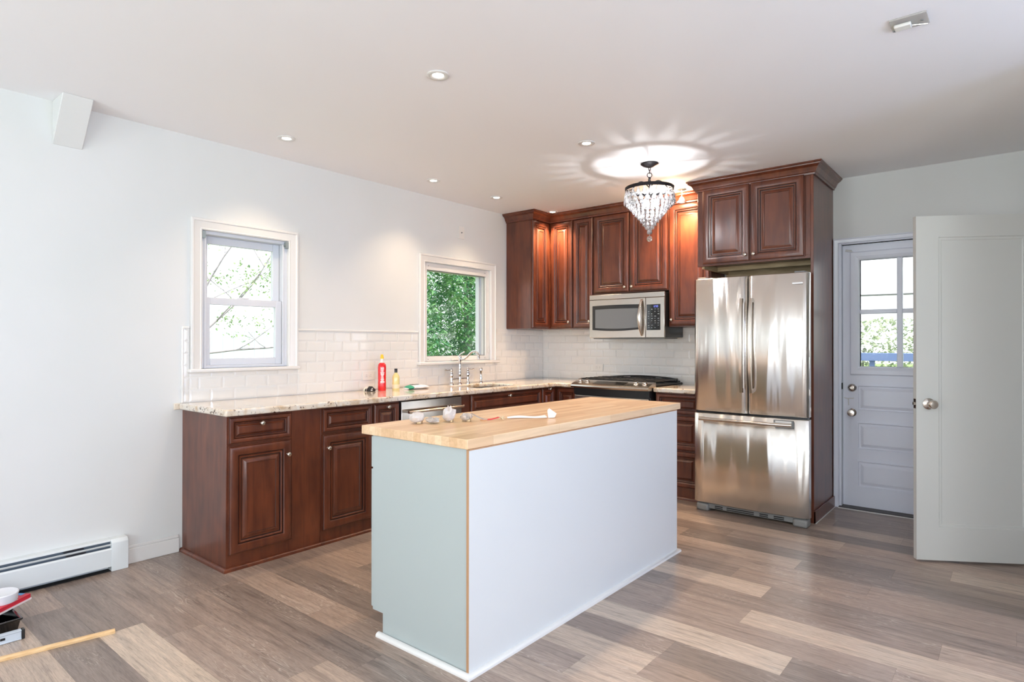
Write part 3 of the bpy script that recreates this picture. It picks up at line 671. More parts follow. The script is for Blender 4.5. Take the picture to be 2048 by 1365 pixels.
# ------------------------------------------------------------------ range
def gas_range():
    r = thing('gas_range', (1.23, -0.35, 0), 'stainless slide-in gas range with black grates in the back corner', 'range')
    x0, x1 = 0.846, 1.612
    MB().box(x0+0.004, x1-0.004, -0.640, -0.015, 0.02, 0.905).build('body', black_m, r, bevel=0.003)
    o = MB().box(x0+0.012, x1-0.012, -0.668, -0.641, 0.23, 0.815).build('oven_door', steel_m, r, bevel=0.004)
    MB().box(x0+0.09, x1-0.09, -0.672, -0.6685, 0.34, 0.70).build('window', blackgl_m, o)
    MB().tube([(x0+0.06, -0.715, 0.775), (x1-0.06, -0.715, 0.775)], 0.011, 12).build('handle', nickel_m, o, smooth=50)
    MB().box(x0+0.012, x1-0.012, -0.664, -0.641, 0.05, 0.22).build('storage_drawer', steel_m, r, bevel=0.004)
    MB().box(x0+0.004, x1-0.004, -0.664, -0.641, 0.822, 0.884).build('vent_gap', black_m, r)
    # cooktop
    m = MB(); m.box(x0, x1, -0.575, -0.012, 0.9145, 0.928); m.build('cooktop', iron_m, r, bevel=0.005)
    # bowed control panel
    mb = MB(); rr = []; N = 24
    for i in range(N+1):
        x = x0-0.004+(x1-x0+0.008)*i/N; b = 0.040*math.sin(PI*i/N)
        rr.append([(x, -0.560, 0.952), (x, -0.590-b*0.2, 0.953), (x, -0.685-b, 0.922), (x, -0.703-b, 0.912), (x, -0.708-b, 0.900), (x, -0.700-b, 0.886), (x, -0.64, 0.884), (x, -0.560, 0.884)])
    cp = mb.build('control_panel', [steel_m, nickel_m], r) if False else mb.rings(rr).build('control_panel', steel_m, r, smooth=35)
    nrm = Vector((0, -0.31, 0.95)).normalized()
    def onp(x, t, h=0.0):    # t 0..1 from back to front on the sloping face
        i = (x-x0)/(x1-x0); b = 0.040*math.sin(PI*i)
        A = Vector((x, -0.590-b*0.2, 0.953)); B = Vector((x, -0.685-b, 0.922)); return A.lerp(B, t)+nrm*h
    for x in (0.905, 0.985, 1.475, 1.555):
        MB().lathe([(0.025, 0), (0.025, 0.004), (0.021, 0.007), (0.021, 0.018), (0.017, 0.023), (0, 0.024)], onp(x, 0.5), nrm, 24).build('knob', nickel_m, cp, smooth=45)
    q = [onp(1.075, 0.22, 0.0015), onp(1.385, 0.22, 0.0015), onp(1.375, 0.80, 0.0015), onp(1.065, 0.80, 0.0015)]
    mb = MB(); mb.prism(q, -nrm*0.003); mb.build('display', blackgl_m, cp)
    # grates
    for gx0, gx1 in ((x0+0.012, x0+0.255), (x0+0.262, x0+0.504), (x0+0.511, x1-0.012)):
        mb = MB(); z = 0.952; w = 0.0055; a, b = -0.552, -0.105
        for (p, q) in (((gx0,a),(gx1,a)), ((gx1,a),(gx1,b)), ((gx1,b),(gx0,b)), ((gx0,b),(gx0,a))):
            mb.box(min(p[0],q[0])-w, max(p[0],q[0])+w, min(p[1],q[1])-w, max(p[1],q[1])+w, z, z+0.012)
        for k in range(1, 6):
            y = a+(b-a)*k/6; mb.box(gx0, gx1, y-w*0.8, y+w*0.8, z+0.001, z+0.015)
        xm = (gx0+gx1)/2; mb.box(xm-w*0.8, xm+w*0.8, a, b, z+0.001, z+0.015)
        for px in (gx0, gx1):
            for py in (a, b): mb.box(px-w, px+w, py-w, py+w, 0.928, z)
        mb.build('grate', iron_m, r, bevel=0.002)
    for x in (x0+0.134, x0+0.383, x1-0.134):
        for y in (-0.44, -0.22):
            MB().lathe([(0.05, 0), (0.05, 0.006), (0.036, 0.008), (0.036, 0.016), (0.030, 0.020), (0, 0.020)], (x, y, 0.928), seg=24).build('burner', iron_m, r, smooth=45)
    mb = MB(); pts = []
    for i in range(13):
        t = i/12; x = x0+0.03+(x1-x0-0.06)*t; pts.append((x, -0.060, 0.958+0.018*math.sin(PI*t)))
    mb.tube(pts, 0.006, 8); mb.box(x0+0.02, x1-0.02, -0.095, -0.02, 0.928, 0.942)
    for t in (0.04, 0.2, 0.36, 0.5, 0.64, 0.8, 0.96):
        x = x0+0.03+(x1-x0-0.06)*t; mb.box(x-0.005, x+0.005, -0.066, -0.054, 0.942, 0.958+0.018*math.sin(PI*t))
    mb.box(1.10, 1.36, -0.062, -0.050, 0.942, 0.972)
    mb.build('rear_vent_rail', iron_m, r, bevel=0.0015)
gas_range()

# ------------------------------------------------------------------ microwave
def microwave():
    w = thing('microwave', (1.23, -0.2, 1.33), 'stainless over-the-range microwave with curved handle', 'microwave')
    x0, x1 = 0.850, 1.618; z0, z1 = 1.337, 1.742
    m = MB(); m.box(x0+0.004, x1-0.002, -0.378, -0.014, z0+0.004, z1-0.002); m.build('case', black_m, w, bevel=0.003)
    MB().box(x0+0.02, x1-0.02, -0.36, -0.10, z0-0.010, z0+0.004).build('underside_grille', grey_m, w)
    MB().box(x0, x1, -0.402, -0.379, 1.696, z1).build('vent_strip', steel_m, w, bevel=0.003)
    MB().box(1.4385, x1, -0.402, -0.379, z0, 1.6935).build('keypad_panel', steel_m, w, bevel=0.003)
    kp = MB().box(1.448, 1.580, -0.4045, -0.402, 1.404, 1.632).build('touch_panel', blackgl_m, w, bevel=0.001)
    m = MB()
    def digit(x, segs):
        h, q = 0.016, 0.008
        S7 = {'a':(x,1.613+h/2,q,0),'g':(x,1.613,q,0),'d':(x,1.613-h/2,q,0),'f':(x,1.613+h/4,0,h/2),'b':(x+q,1.613+h/4,0,h/2),'e':(x,1.613-h/4,0,h/2),'c':(x+q,1.613-h/4,0,h/2)}
        for s in segs:
            a, b, lw, lh = S7[s]
            if lw: m.box(a, a+lw, -0.4052, -0.4045, b-0.0008, b+0.0008)
            else: m.box(a-0.0008, a+0.0008, -0.4052, -0.4045, b-lh/2, b+lh/2)
    for i, s in enumerate(('bc', 'abged', 'abcdg', 'abcdef')): digit(1.512+i*0.0125, s)
    m.build('clock_digits', bluedisp_m, kp)
    key_m = M('key_print', (150, 158, 165), 0.5)
    for j in range(9):
        for i in range(4):
            x = 1.462+i*0.031; z = 1.588-j*0.0205
            if (i*7+j*3) % 5 == 0: continue
            MB().box(x, x+0.010+(i+j) % 3*0.003, -0.4050, -0.4045, z-(0.003 if (i+j) % 2 else 0), z+0.0035).build('key', key_m, kp)
    d = MB().box(x0, 1.4355, -0.402, -0.379, z0, 1.6935).build('door', steel_m, w, bevel=0.003)
    n = 16; xa, xb = 0.884, 1.376
    top = [(xa+(xb-xa)*i/n, -0.4028, 1.638+0.004*math.sin(PI*i/n)) for i in range(n+1)]
    bot = [(xa+(xb-xa)*i/n, -0.4028, 1.412-0.012*math.sin(PI*i/n)) for i in range(n+1)]
    mb = MB(); mb.prism(bot+top[::-1], (0, 0.002, 0)); mb.build('window_frame', blackgl_m, d)
    xa, xb = 0.915, 1.366
    top = [(xa+(xb-xa)*i/n, -0.4040, 1.603+0.003*math.sin(PI*i/n)) for i in range(n+1)]
    bot = [(xa+(xb-xa)*i/n, -0.4040, 1.430-0.009*math.sin(PI*i/n)) for i in range(n+1)]
    mb = MB(); mb.prism(bot+top[::-1], (0, 0.001, 0)); mb.build('window_screen', mwscreen_m, d)
    pts = []; rr = []
    for i in range(17):
        t = i/16; z = 1.352+0.330*t; b = math.sin(PI*t)
        wd = 0.010+0.007*b; y = -0.410-0.040*b; xx = 1.402-0.010*b
        rr.append([(xx-wd, y+0.004, z), (xx-wd*0.5, y-0.006, z), (xx+wd*0.5, y-0.006, z), (xx+wd, y+0.004, z), (xx+wd*0.6, y+0.010, z), (xx-wd*0.6, y+0.010, z)])
    MB().rings(rr).build('handle', nickel_m, d, smooth=60)
    for z in (1.345, 1.668): MB().box(1.392, 1.410, -0.410, -0.402, z, z+0.02).build('handle_mount', nickel_m, d)
microwave()

# ------------------------------------------------------------------ refrigerator
def fridge():
    f = thing('refrigerator', (2.46, -0.4, 0), 'stainless French-door refrigerator with bottom freezer drawer', 'refrigerator')
    x0, x1 = 2.054, 2.876; Y = -0.800
    MB().box(2.062, 2.838, -0.715, -0.035, 0.045, 1.762).build('cabinet_body', grey_m, f, bevel=0.004)
    def curved(nm, xa, xb, za, zb, bulge_c=None):
        N = 20; mb = MB(); rr = []
        for i in range(N+1):
            t = i/N; x = xa+(xb-xa)*t; e = min(t, 1-t)*(xb-xa)
            rnd_ = 0.020*(1-math.sqrt(max(0, 1-(1-min(e, 0.02)/0.02)**2)))
            b = 0.012*math.sin(PI*(x-x0)/(x1-x0))
            rr.append([(x, -0.722, za), (x, Y-b+rnd_+0.006, za), (x, Y-b+rnd_, za+0.006), (x, Y-b+rnd_, zb-0.006), (x, Y-b+rnd_+0.006, zb), (x, -0.722, zb)])
        return mb.rings(rr).build(nm, fridge_m, f, smooth=50)
    dl = curved('door', x0, 2.461, 0.770, 1.782); dr = curved('door', 2.468, x1, 0.770, 1.782)
    dz = curved('freezer_drawer', x0, x1, 0.066, 0.752)
    MB().box(2.064, 2.866, -0.775, -0.716, 0.752, 0.770).build('gasket', black_m, f)
    MB().box(2.4615, 2.4675, -0.76, -0.716, 0.770, 1.77).build('gasket', black_m, f)
    for s, d in ((-1, dl), (1, dr)):
        xc = 2.4645+s*0.036; pts = []; rr = []
        for i in range(21):
            t = i/20; z = 0.925+0.69*t; b = math.sin(PI*t)**0.6; xx = xc-s*0.004*b; y = -0.828-0.030*b; wd = 0.013
            rr.append([(xx-wd, y, z), (xx-wd*0.7, y-0.012, z), (xx+wd*0.7, y-0.012, z), (xx+wd, y, z), (xx+wd*0.7, y+0.010, z), (xx-wd*0.7, y+0.010, z)])
        o = MB().rings(rr).build('handle', nickel_m, d, smooth=50)
        for z in (0.925, 1.585): MB().box(xc-0.010, xc+0.010, -0.828, -0.8105, z, z+0.03).build('handle_mount', nickel_m, o)
    pts = [(2.115+0.665*i/20, -0.845-0.018*math.sin(PI*i/20), 0.713) for i in range(21)]
    o = MB().tube(pts, 0.014, 14).build('handle', nickel_m, dz, smooth=50)
    for x in (2.118, 2.752): MB().box(x, x+0.023, -0.845, -0.802, 0.704, 0.724).build('handle_mount', nickel_m, o)
    m = MB(); m.box(2.655, 2.785, -0.832, -0.806, 0.694, 0.744); m.build('button_housing', grey_m, dz, bevel=0.003)
    MB().box(2.668, 2.775, -0.834, -0.832, 0.727, 0.739).build('button', plate_m, dz)
    # small maker's plate at the top of the right door
    MB().box(2.775, 2.845, -0.807, -0.804, 1.702, 1.712).build('badge', chrome_m, dr)
    for z, nm in ((1.782, 'hinge_cover'),):
        for xa in (2.075, 2.780):
            MB().box(xa, xa+0.07, -0.78, -0.66, 1.763, 1.795).build(nm, grey_m, f, bevel=0.006)
    MB().box(2.8385, 2.850, -0.77, -0.72, 0.752, 0.772).build('hinge', nickel_m, f)
    # base grille with feet
    g = MB(); g.box(2.075, 2.855, -0.775, -0.70, 0.020, 0.062); gg = g.build('base_grille', grey_m, f, bevel=0.006)
    m = MB()
    for xa, xb in ((2.21, 2.27), (2.30, 2.50), (2.54, 2.60), (2.64, 2.71)):
        for z in (0.028, 0.041): MB().box(xa, xb, -0.7765, -0.7745, z, z+0.007).build('slot', dark_m, gg)
    for xa, xb in ((2.068, 2.165), (2.770, 2.868)):
        MB().box(xa, xb, -0.795, -0.69, 0.0, 0.058).build('foot', grey_m, f, bevel=0.015)
    for z in (1.215, 0.945):
        MB().box(2.8765, 2.884, -0.785, -0.755, z-0.022, z+0.022).build('door_clip', plate_m, f, bevel=0.002)
fridge()

# ------------------------------------------------------------------ island
islb_m = M('pale_grey_laminate', (172, 181, 180), 0.42); islw_m = M('white_hardboard', (211, 213, 213), 0.32)
mdf_m = M('raw_mdf_edge', (176, 136, 100), 0.7)
def island():
    i = thing('kitchen_island', (2.05, -2.72, 0), 'pale grey and white island cabinet on white base trim', 'island')
    xa, xb, ya, yb = 1.775, 2.356, -3.648, -1.795
    m = MB(); m.cells([xa, 1.845, xb], [ya+0.012, yb], 0.0, 0.105, {(0, 0)}); m.box(xa, xb, ya+0.012, yb, 0.105, 0.8745); m.build('body', islb_m, i)
    # end panel with toe notch
    prof = [(1.845, 0), (xb-0.002, 0), (xb-0.002, 0.8745), (xa, 0.8745), (xa, 0.100), (1.845, 0.100)]
    MB().prism([(x, ya, z) for x, z in prof], (0, 0.0115, 0)).build('end_panel', islb_m, i)
    MB().box(xb+0.0005, xb+0.012, ya-0.003, yb, 0.0, 0.8748).build('back_panel', islw_m, i)
    m = MB(); m.box(xb-0.001, xb+0.011, ya-0.0045, ya-0.0002, 0.0, 0.874); m.build('edge_strip', mdf_m, i)
    m = MB(); m.box(xb+0.001, xb+0.013, ya-0.003, yb+0.0, 0.8705, 0.8755); m.build('edge_strip', mdf_m, i)
    # fronts facing the sink side
    n = 3; L = (yb-ya-0.02)/n
    for k in range(n):
        y0 = ya+0.006+k*L
        for z0, z1, nm in ((0.73, 0.868, 'drawer'), (0.108, 0.722, 'door')):
            o = MB().box(xa-0.020, xa-0.001, y0, y0+L-0.006, z0, z1).build(nm, islb_m, i, bevel=0.002)
            MB().lathe([(0.006, 0), (0.004, 0.012), (0.010, 0.018), (0.010, 0.024), (0, 0.026)], (xa-0.020, y0+L/2, z1-0.05), (-1, 0, 0), 16).build('knob', bronze_m, o, smooth=50)
    shoe(i, [(1.825, ya-0.0045, 0), (xb+0.012, ya-0.0045, 0), (xb+0.012, yb, 0), (xb-0.2, yb, 0)], 'base_trim', trim_m, r=0.020, h=0.018)
    t = MB().box(1.7065, 2.3665, -3.660, -1.738, 0.8755, 0.914)
    tag(t.build('island_countertop', butcher_m, bevel=0.0025), 'light maple butcher-block slab on top of the island', 'countertop')
island()

# ------------------------------------------------------------------ back exterior door
def exterior_door():
    d = thing('door_1', (3.31, 0.05, 0), 'white exterior door with glazed upper half in the back wall', 'door', kind='structure')
    y = 0.050; x0, x1, zt, zb = 2.924, 3.692, 2.060, 0.014
    gl = (3.043, 3.573, 1.108, 1.936)
    cas = MB(); P = lambda a, z, h: (a, -h, z)
    casing(cas, P, 0, 2.908, 3.707, 0.0, 2.070, w=0.55); cas.build('casing', doorw_m, d, smooth=30)
    m = MB(); m.box(2.905, 2.921, 0.0, 0.135, 0, 2.074); m.box(3.695, 3.71, 0.0, 0.135, 0, 2.074); m.box(2.921, 3.695, 0.0, 0.135, 2.064, 2.074); m.build('jamb', doorw_m, d)
    MB().box(2.922, 3.694, 0.040, 0.050, 2.0602, 2.0638).build('gap_shade_strip', dark_m, d)  # dark strip carries the shade of the gap above the door slab
    m = MB(); m.cells([x0, gl[0], gl[1], x1], [zb, gl[2], gl[3], zt], y, y+0.042, {(1, 1)}); m.v = [Vector((v.x, v.z, v.y)) for v in m.v]
    m.build('slab', doorw_m, d)
    # three recessed panels with raised fields, laid in below the glass
    m = MB()
    for z0, z1 in ((0.760, 0.962), (0.460, 0.672), (0.165, 0.372)):
        a, b = 3.025, 3.590; h = lambda i, t: [(a+i, y-t, z0+i), (b-i, y-t, z0+i), (b-i, y-t, z1-i), (a+i, y-t, z1-i)]
        m.rings([h(0, 0.0), h(0, 0.012), h(0.006, 0.012), h(0.012, 0.0015), h(0.020, 0.0015), h(0.042, 0.010)])
    m.build('panel', doorw_m, d)
    # lite frame and muntins
    m = MB(); a, b, c, e = gl; o_ = 0.060
    h = lambda i, t: [(a-i, y-t, c-i), (b+i, y-t, c-i), (b+i, y-t, e+i), (a-i, y-t, e+i)]
    m.rings([h(o_+0.008, 0.0), h(o_+0.008, 0.010), h(o_, 0.016), h(0.03, 0.016), h(0.01, 0.010), h(0.0, 0.0), h(0.0, -0.042)], cap=False)
    m.build('lite_frame', doorw_m, d)
    xm = (a+b)/2; zm = 1.532; m = MB()
    m.box(xm-0.019, xm+0.019, y-0.006, y+0.030, c, e); m.box(a, xm-0.019, y-0.006, y+0.030, zm-0.017, zm+0.017); m.box(xm+0.019, b, y-0.006, y+0.030, zm-0.017, zm+0.017)
    m.build('muntin', doorw_m, d, bevel=0.004)
    for xa, xb in ((a, xm), (xm, b)):
        for za, zb_ in ((c, zm), (zm, e)): MB().box(xa, xb, y+0.012, y+0.015, za, zb_).build('glass_pane', glass_m, d)
    for z, k in ((0.938, 0), (0.744, 1)):
        x = 2.988
        if k == 0: pr = [(0.031, 0), (0.031, 0.006), (0.024, 0.014), (0.022, 0.016), (0.012, 0.018), (0.011, 0.022), (0, 0.022)]
        else: pr = [(0.031, 0), (0.031, 0.005), (0.024, 0.010), (0.012, 0.016), (0.011, 0.030), (0.022, 0.038), (0.027, 0.050), (0.024, 0.060), (0.010, 0.063), (0, 0.063)]
        MB().lathe(pr, (x, y, z), (0, -1, 0), 28).build('deadbolt' if k == 0 else 'knob', nickel_m, d, smooth=45)
    m = MB(); m.box(2.915, 2.9225, 0.010, 0.049, 0.925, 0.975); m.build('strike_plate', dark_m, d)
    m = MB(); m.tube([(2.932, y-0.004, 0.858), (2.955, y-0.007, 0.852), (2.975, y-0.006, 0.856), (3.000, y-0.004, 0.856)], 0.0035, 8); m.tube([(2.962, y-0.004, 0.850), (2.964, y-0.004, 0.80)], 0.003, 8)
    m.build('hook_latch', trim_m, d, smooth=50)
    m = MB(); m.tube([(2.945, y-0.004, 2.020), (2.985, y-0.008, 2.012)], 0.009, 10); m.tube([(2.985, y-0.006, 2.012), (3.0, y-0.006, 2.0)], 0.004, 8); m.build('top_catch', trim_m, d, smooth=50)
    m = MB(); m.box(2.906, 3.709, -0.035, 0.12, 0.0, 0.012); m.build('threshold', M('dark_threshold', (70, 66, 66), 0.5), d, bevel=0.003)
    m = MB(); m.box(2.906, 3.709, -0.042, -0.0355, 0.0, 0.006); m.build('caulk_bead', trim_m, d)
exterior_door()

# ------------------------------------------------------------------ open interior door
def interior_door():
    ang = math.atan2(0.304, 0.488)
    d = thing('door_2', (3.53, -1.056, 0.0), 'white single-panel interior door standing open at the right edge', 'door', kind='structure')
    w, zb, zt, t = 0.714, 0.012, 2.037, 0.035
    def face(yf, s):
        P = lambda a, b, h: (a, yf+s*h, b)
        st, rb, rt = 0.122, 0.195, 0.125
        R = lambda i, h: [P(st+i, zb+rb+i, h), P(w-st-i, zb+rb+i, h), P(w-st-i, zt-rt-i, h), P(st+i, zt-rt-i, h)]
        mb.rings([[P(0, zb, 0), P(w, zb, 0), P(w, zt, 0), P(0, zt, 0)], R(0, 0), R(0.004, -0.006), R(0.016, -0.006), R(0.020, -0.009)], cap=False)
        mb.quad(*R(0.020, -0.009))
    mb = MB(); face(0, -1); face(t, 1)
    for a, b in (((0, zb), (w, zb)), ((w, zb), (w, zt)), ((w, zt), (0, zt)), ((0, zt), (0, zb))):
        mb.quad((a[0], 0, a[1]), (b[0], 0, b[1]), (b[0], t, b[1]), (a[0], t, a[1]))
    parts = [mb.build('slab', doori_m, None)]
    kn = [(0.033, 0), (0.033, 0.004), (0.026, 0.009), (0.013, 0.013), (0.012, 0.030), (0.020, 0.038), (0.026, 0.048), (0.026, 0.056), (0.021, 0.064), (0.008, 0.066), (0, 0.066)]
    zk = 0.930
    k1 = MB().lathe(kn, (0.066, 0, zk), (0, -1, 0), 28).build('knob', nickel_m, None, smooth=45); parts.append(k1)
    parts.append(MB().lathe(kn, (0.066, t, zk), (0, 1, 0), 28).build('knob', nickel_m, None, smooth=45))
    parts.append(MB().box(-0.0012, 0.0003, 0.006, 0.029, zk-0.028, zk+0.028).build('latch_plate', M('latch_steel', (96, 86, 80), 0.3, metal=1.0), None))
    m = MB(); m.box(-0.010, -0.0012, 0.011, 0.024, zk-0.008, zk+0.008); parts.append(m.build('latch_bolt', nickel_m, None))
    for z in (0.2, 1.05, 1.85): parts.append(MB().lathe([(0.006, -0.05), (0.006, 0.05)], (w+0.005, t+0.004, z), seg=12).build('hinge', nickel_m, None))
    for p in parts: p.parent = d
    d.rotation_euler = (0, 0, ang)
interior_door()

# ------------------------------------------------------------------ left wall bits
m = MB(); m.box(0.0005, 0.014, -4.050, -3.757, 0.0, 0.088); m.box(0.0005, 0.009, -4.050, -3.757, 0.088, 0.105)
structure(m.build('baseboard_left', trim_m, bevel=0.003))
m = MB(); m.box(3.752, 4.249, -0.014, -0.0005, 0.0, 0.095); structure(m.build('baseboard_back', trim_m, bevel=0.003))
m = MB(); m.box(4.2365, 4.2495, -1.74, -0.015, 0.0, 0.095); structure(m.build('baseboard_right', trim_m, bevel=0.003))

def heater():
    h = thing('baseboard_heater', (0.035, -5.2, 0), 'long white baseboard heater on the floor along the left wall', 'heater')
    y0, y1 = -6.9, -4.055; ye = y1-0.085
    # cover: top hood, front plate, dark slots between
    MB().box(0.001, 0.012, y0, ye, 0.004, 0.176).build('back_plate', heater_m, h); MB().box(0.0125, 0.060, y0, ye, 0.001, 0.004).build('painted_shade_strip', dark_m, h)  # the dark strip stands in for shade beneath the cover
    pr = [(0.0003, 0.178), (0.048, 0.178), (0.060, 0.172), (0.060, 0.168), (0.048, 0.172), (0.0003, 0.172)]
    MB().prism([(x, y0, z) for x, z in pr], (0, ye-y0, 0)).build('hood', heater_m, h)
    pr = [(0.070, 0.030), (0.070, 0.124), (0.064, 0.132), (0.060, 0.132), (0.066, 0.122), (0.066, 0.030)]
    MB().prism([(x, y0, z) for x, z in pr], (0, ye-y0, 0)).build('front_plate', heater_m, h)
    pr = [(0.060, 0.144), (0.066, 0.153), (0.064, 0.155), (0.054, 0.147)]
    MB().prism([(x, y0, z) for x, z in pr], (0, ye-y0, 0)).build('damper', heater_m, h)
    MB().box(0.0125, 0.045, y0, ye, 0.035, 0.165).build('fin_tube', M('fin_blue_grey', (92, 104, 116), 0.5, metal=0.4), h)
    for dy, z in ((0.13, 0.158), (0.12, 0.134)): MB().box(0.046, 0.060, ye-dy-0.09, ye-dy, z, z+0.008).build('bracket', black_m, h)
    pr = [(0.001, 0.0), (0.072, 0.0), (0.072, 0.160), (0.056, 0.178), (0.001, 0.178)]
    MB().prism([(x, ye, z) for x, z in pr], (0, 0.085, 0)).build('end_cap', heater_m, h, bevel=0.003)
heater()
tag(MB().prism([(0.0005, -4.405, 2.354), (0.19, -4.405, H-0.0005), (0.0005, -4.405, H-0.0005)], (0, 0.138, 0)).build('diagonal_brace', wall_m, bevel=0.003),
    'white painted diagonal brace between left wall and ceiling', 'brace')

def plate(name, P, a, z, w, h, label, kind):
    t = thing(name, P(a, z, 0), label, 'outlet' if kind != 'coax' else 'wall plate', 'wall plates' if False else None)
    def bx(nm, a0, a1, z0, z1, h0, h1, m, par, bev=0):
        p = [P(a0, z0, h0), P(a1, z1, h1)]
        return MB().box(p[0][0], p[1][0], p[0][1], p[1][1], p[0][2], p[1][2]).build(nm, m, par, bevel=bev)
    p0 = 0.009 if kind != 'coax' else 0.0005
    b = bx('cover_plate', a-w/2, a+w/2, z-h/2, z+h/2, p0, p0+0.006, plate_m, t, 0.002)
    if kind == 'coax':
        q = P(a, z, p0+0.006); n = Vector(P(0, 0, 1))-Vector(P(0, 0, 0))
        MB().lathe([(0.006, 0), (0.006, 0.004), (0.0045, 0.005), (0.0045, 0.012), (0, 0.012)], q, n, 12).build('socket', grey_m, t)
    else:
        for s in (-1, 1):
            o = bx('receptacle', a+s*0.020-0.015, a+s*0.020+0.015, z-0.013, z+0.013, p0+0.006, p0+0.008, plate_m, b, 0.001)
            for dz in (-0.006, 0.006): bx('slot', a+s*0.020-0.005, a+s*0.020+0.004, z+dz-0.001, z+dz+0.001, p0+0.008, p0+0.0085, dark_m, o)
PL = lambda a, z, h: (h, a, z); PB = lambda a, z, h: (a, -h, z)
plate('cable_plate', PL, -1.277, 2.315, 0.075, 0.115, 'small white cable socket plate high on the wall above the sink window', 'coax')
plate('wall_outlet', PL, -2.336, 1.028, 0.115, 0.072, 'white sideways outlet in the tile behind the red bottle', 'duplex')
plate('wall_outlet', PB, 0.709, 1.043, 0.115, 0.072, 'white sideways outlet in the tile left of the range', 'duplex')

# ------------------------------------------------------------------ ceiling lamps
def downlight(x, y, label, power=19):
    d = thing('recessed_downlight', (x, y, H), label, 'ceiling light', 'recessed ceiling downlights')
    MB().lathe([(0.026, -0.0005), (0.054, -0.0005), (0.055, -0.004), (0.050, -0.007), (0.034, -0.006), (0.028, -0.003)], (x, y, H), seg=32, cap=False).rings([[ (x+0.026*math.cos(a), y+0.026*math.sin(a), H-0.0005) for a in [2*PI*k/32 for k in range(32)]], [(x+0.028*math.cos(a), y+0.028*math.sin(a), H-0.003) for a in [2*PI*k/32 for k in range(32)]]], cap=False).build('trim_ring', trim_m, d, smooth=40)
    MB().lathe([(0.0, -0.004), (0.018, -0.0045), (0.0265, -0.002), (0.0265, -0.0005), (0, -0.0005)], (x, y, H), seg=24).build('lens', lens_m, d)
    lamp('downlight_beam', 'SPOT', (x, y, H-0.012), power, (1.0, 0.75, 0.50), spot_size=math.radians(108), spot_blend=1.0, shadow_soft_size=0.02)
    return d
for x, y, lb in ((1.831, -3.308, 'largest-looking recessed downlight nearest the camera at top center'), (0.425, -3.287, 'recessed downlight near the left wall above the white window'),
                 (1.841, -2.0, 'recessed downlight just left of the chandelier'), (0.405, -2.004, 'middle recessed downlight along the window wall'),
                 (0.421, -1.258, 'recessed downlight above the sink, near the corner cabinets'), (0.457, -0.457, 'recessed downlight tucked against the corner crown molding')):
    downlight(x, y, lb, 115 if y > -1 else 36)
def dropped_light():
    x, y, z = 1.81, -0.475, 2.476
    d = thing('dropped_downlight', (x, y, z), 'loose white downlight hanging below the ceiling beside the refrigerator cabinet', 'ceiling light')
    MB().lathe([(0.024, 0.0), (0.040, -0.002), (0.040, 0.004), (0.030, 0.012), (0.022, 0.014)], (x, y, z), seg=28, cap=False).build('trim_ring', trim_m, d, smooth=40)
    MB().lathe([(0.0, 0.003), (0.020, 0.004), (0.024, 0.012), (0.018, 0.034), (0.010, 0.045), (0, 0.046)], (x, y, z), seg=24).build('bulb', lens_m, d, smooth=50)
    MB().tube([(x, y, z+0.046), (x+0.006, y, z+0.075), (x, y, H-0.003)], 0.004, 8).build('cable', grey_m, d, smooth=50)
    MB().lathe([(0.040, -0.003), (0.040, -0.0005), (0.0, -0.0005)], (x, y, H), seg=24).build('junction_opening', dark_m, d)
    lamp('dropped_light_glow', 'POINT', (x-0.06, y-0.05, z+0.055), 14, (1.0, 0.70, 0.42), shadow_soft_size=0.02)
    lamp('dropped_light_beam', 'SPOT', (x, y, z-0.01), 85, (1.0, 0.68, 0.40), spot_size=math.radians(150), spot_blend=1.0, shadow_soft_size=0.02)
dropped_light()

acr_m = thin_glass('clear_acrylic', (0.95,0.96,0.95,1), 0.6, 0.02, 0.2); milky(acr_m, 0.35)
def mount_bracket():
    d = thing('ceiling_bracket', (3.655, -2.445, H), 'small clear plastic bracket on the ceiling at top right', 'bracket')
    MB().box(3.594, 3.722, -2.500, -2.390, H-0.008, H-0.0005).build('clear_plate', acr_m, d, bevel=0.002)
    m = MB(); m.box(3.606, 3.665, -2.462, -2.420, H-0.022, H-0.008); m.build('bar', plate_m, d, bevel=0.004)
    MB().tube([(3.665, -2.425, H-0.012), (3.715, -2.400, H-0.012)], 0.003, 8).build('prong', nickel_m, d)
    for x, y in ((3.604, -2.405), (3.700, -2.440)): MB().lathe([(0.005, -0.012), (0.005, -0.008)], (x, y, H), seg=10).build('screw', grey_m, d)
mount_bracket()

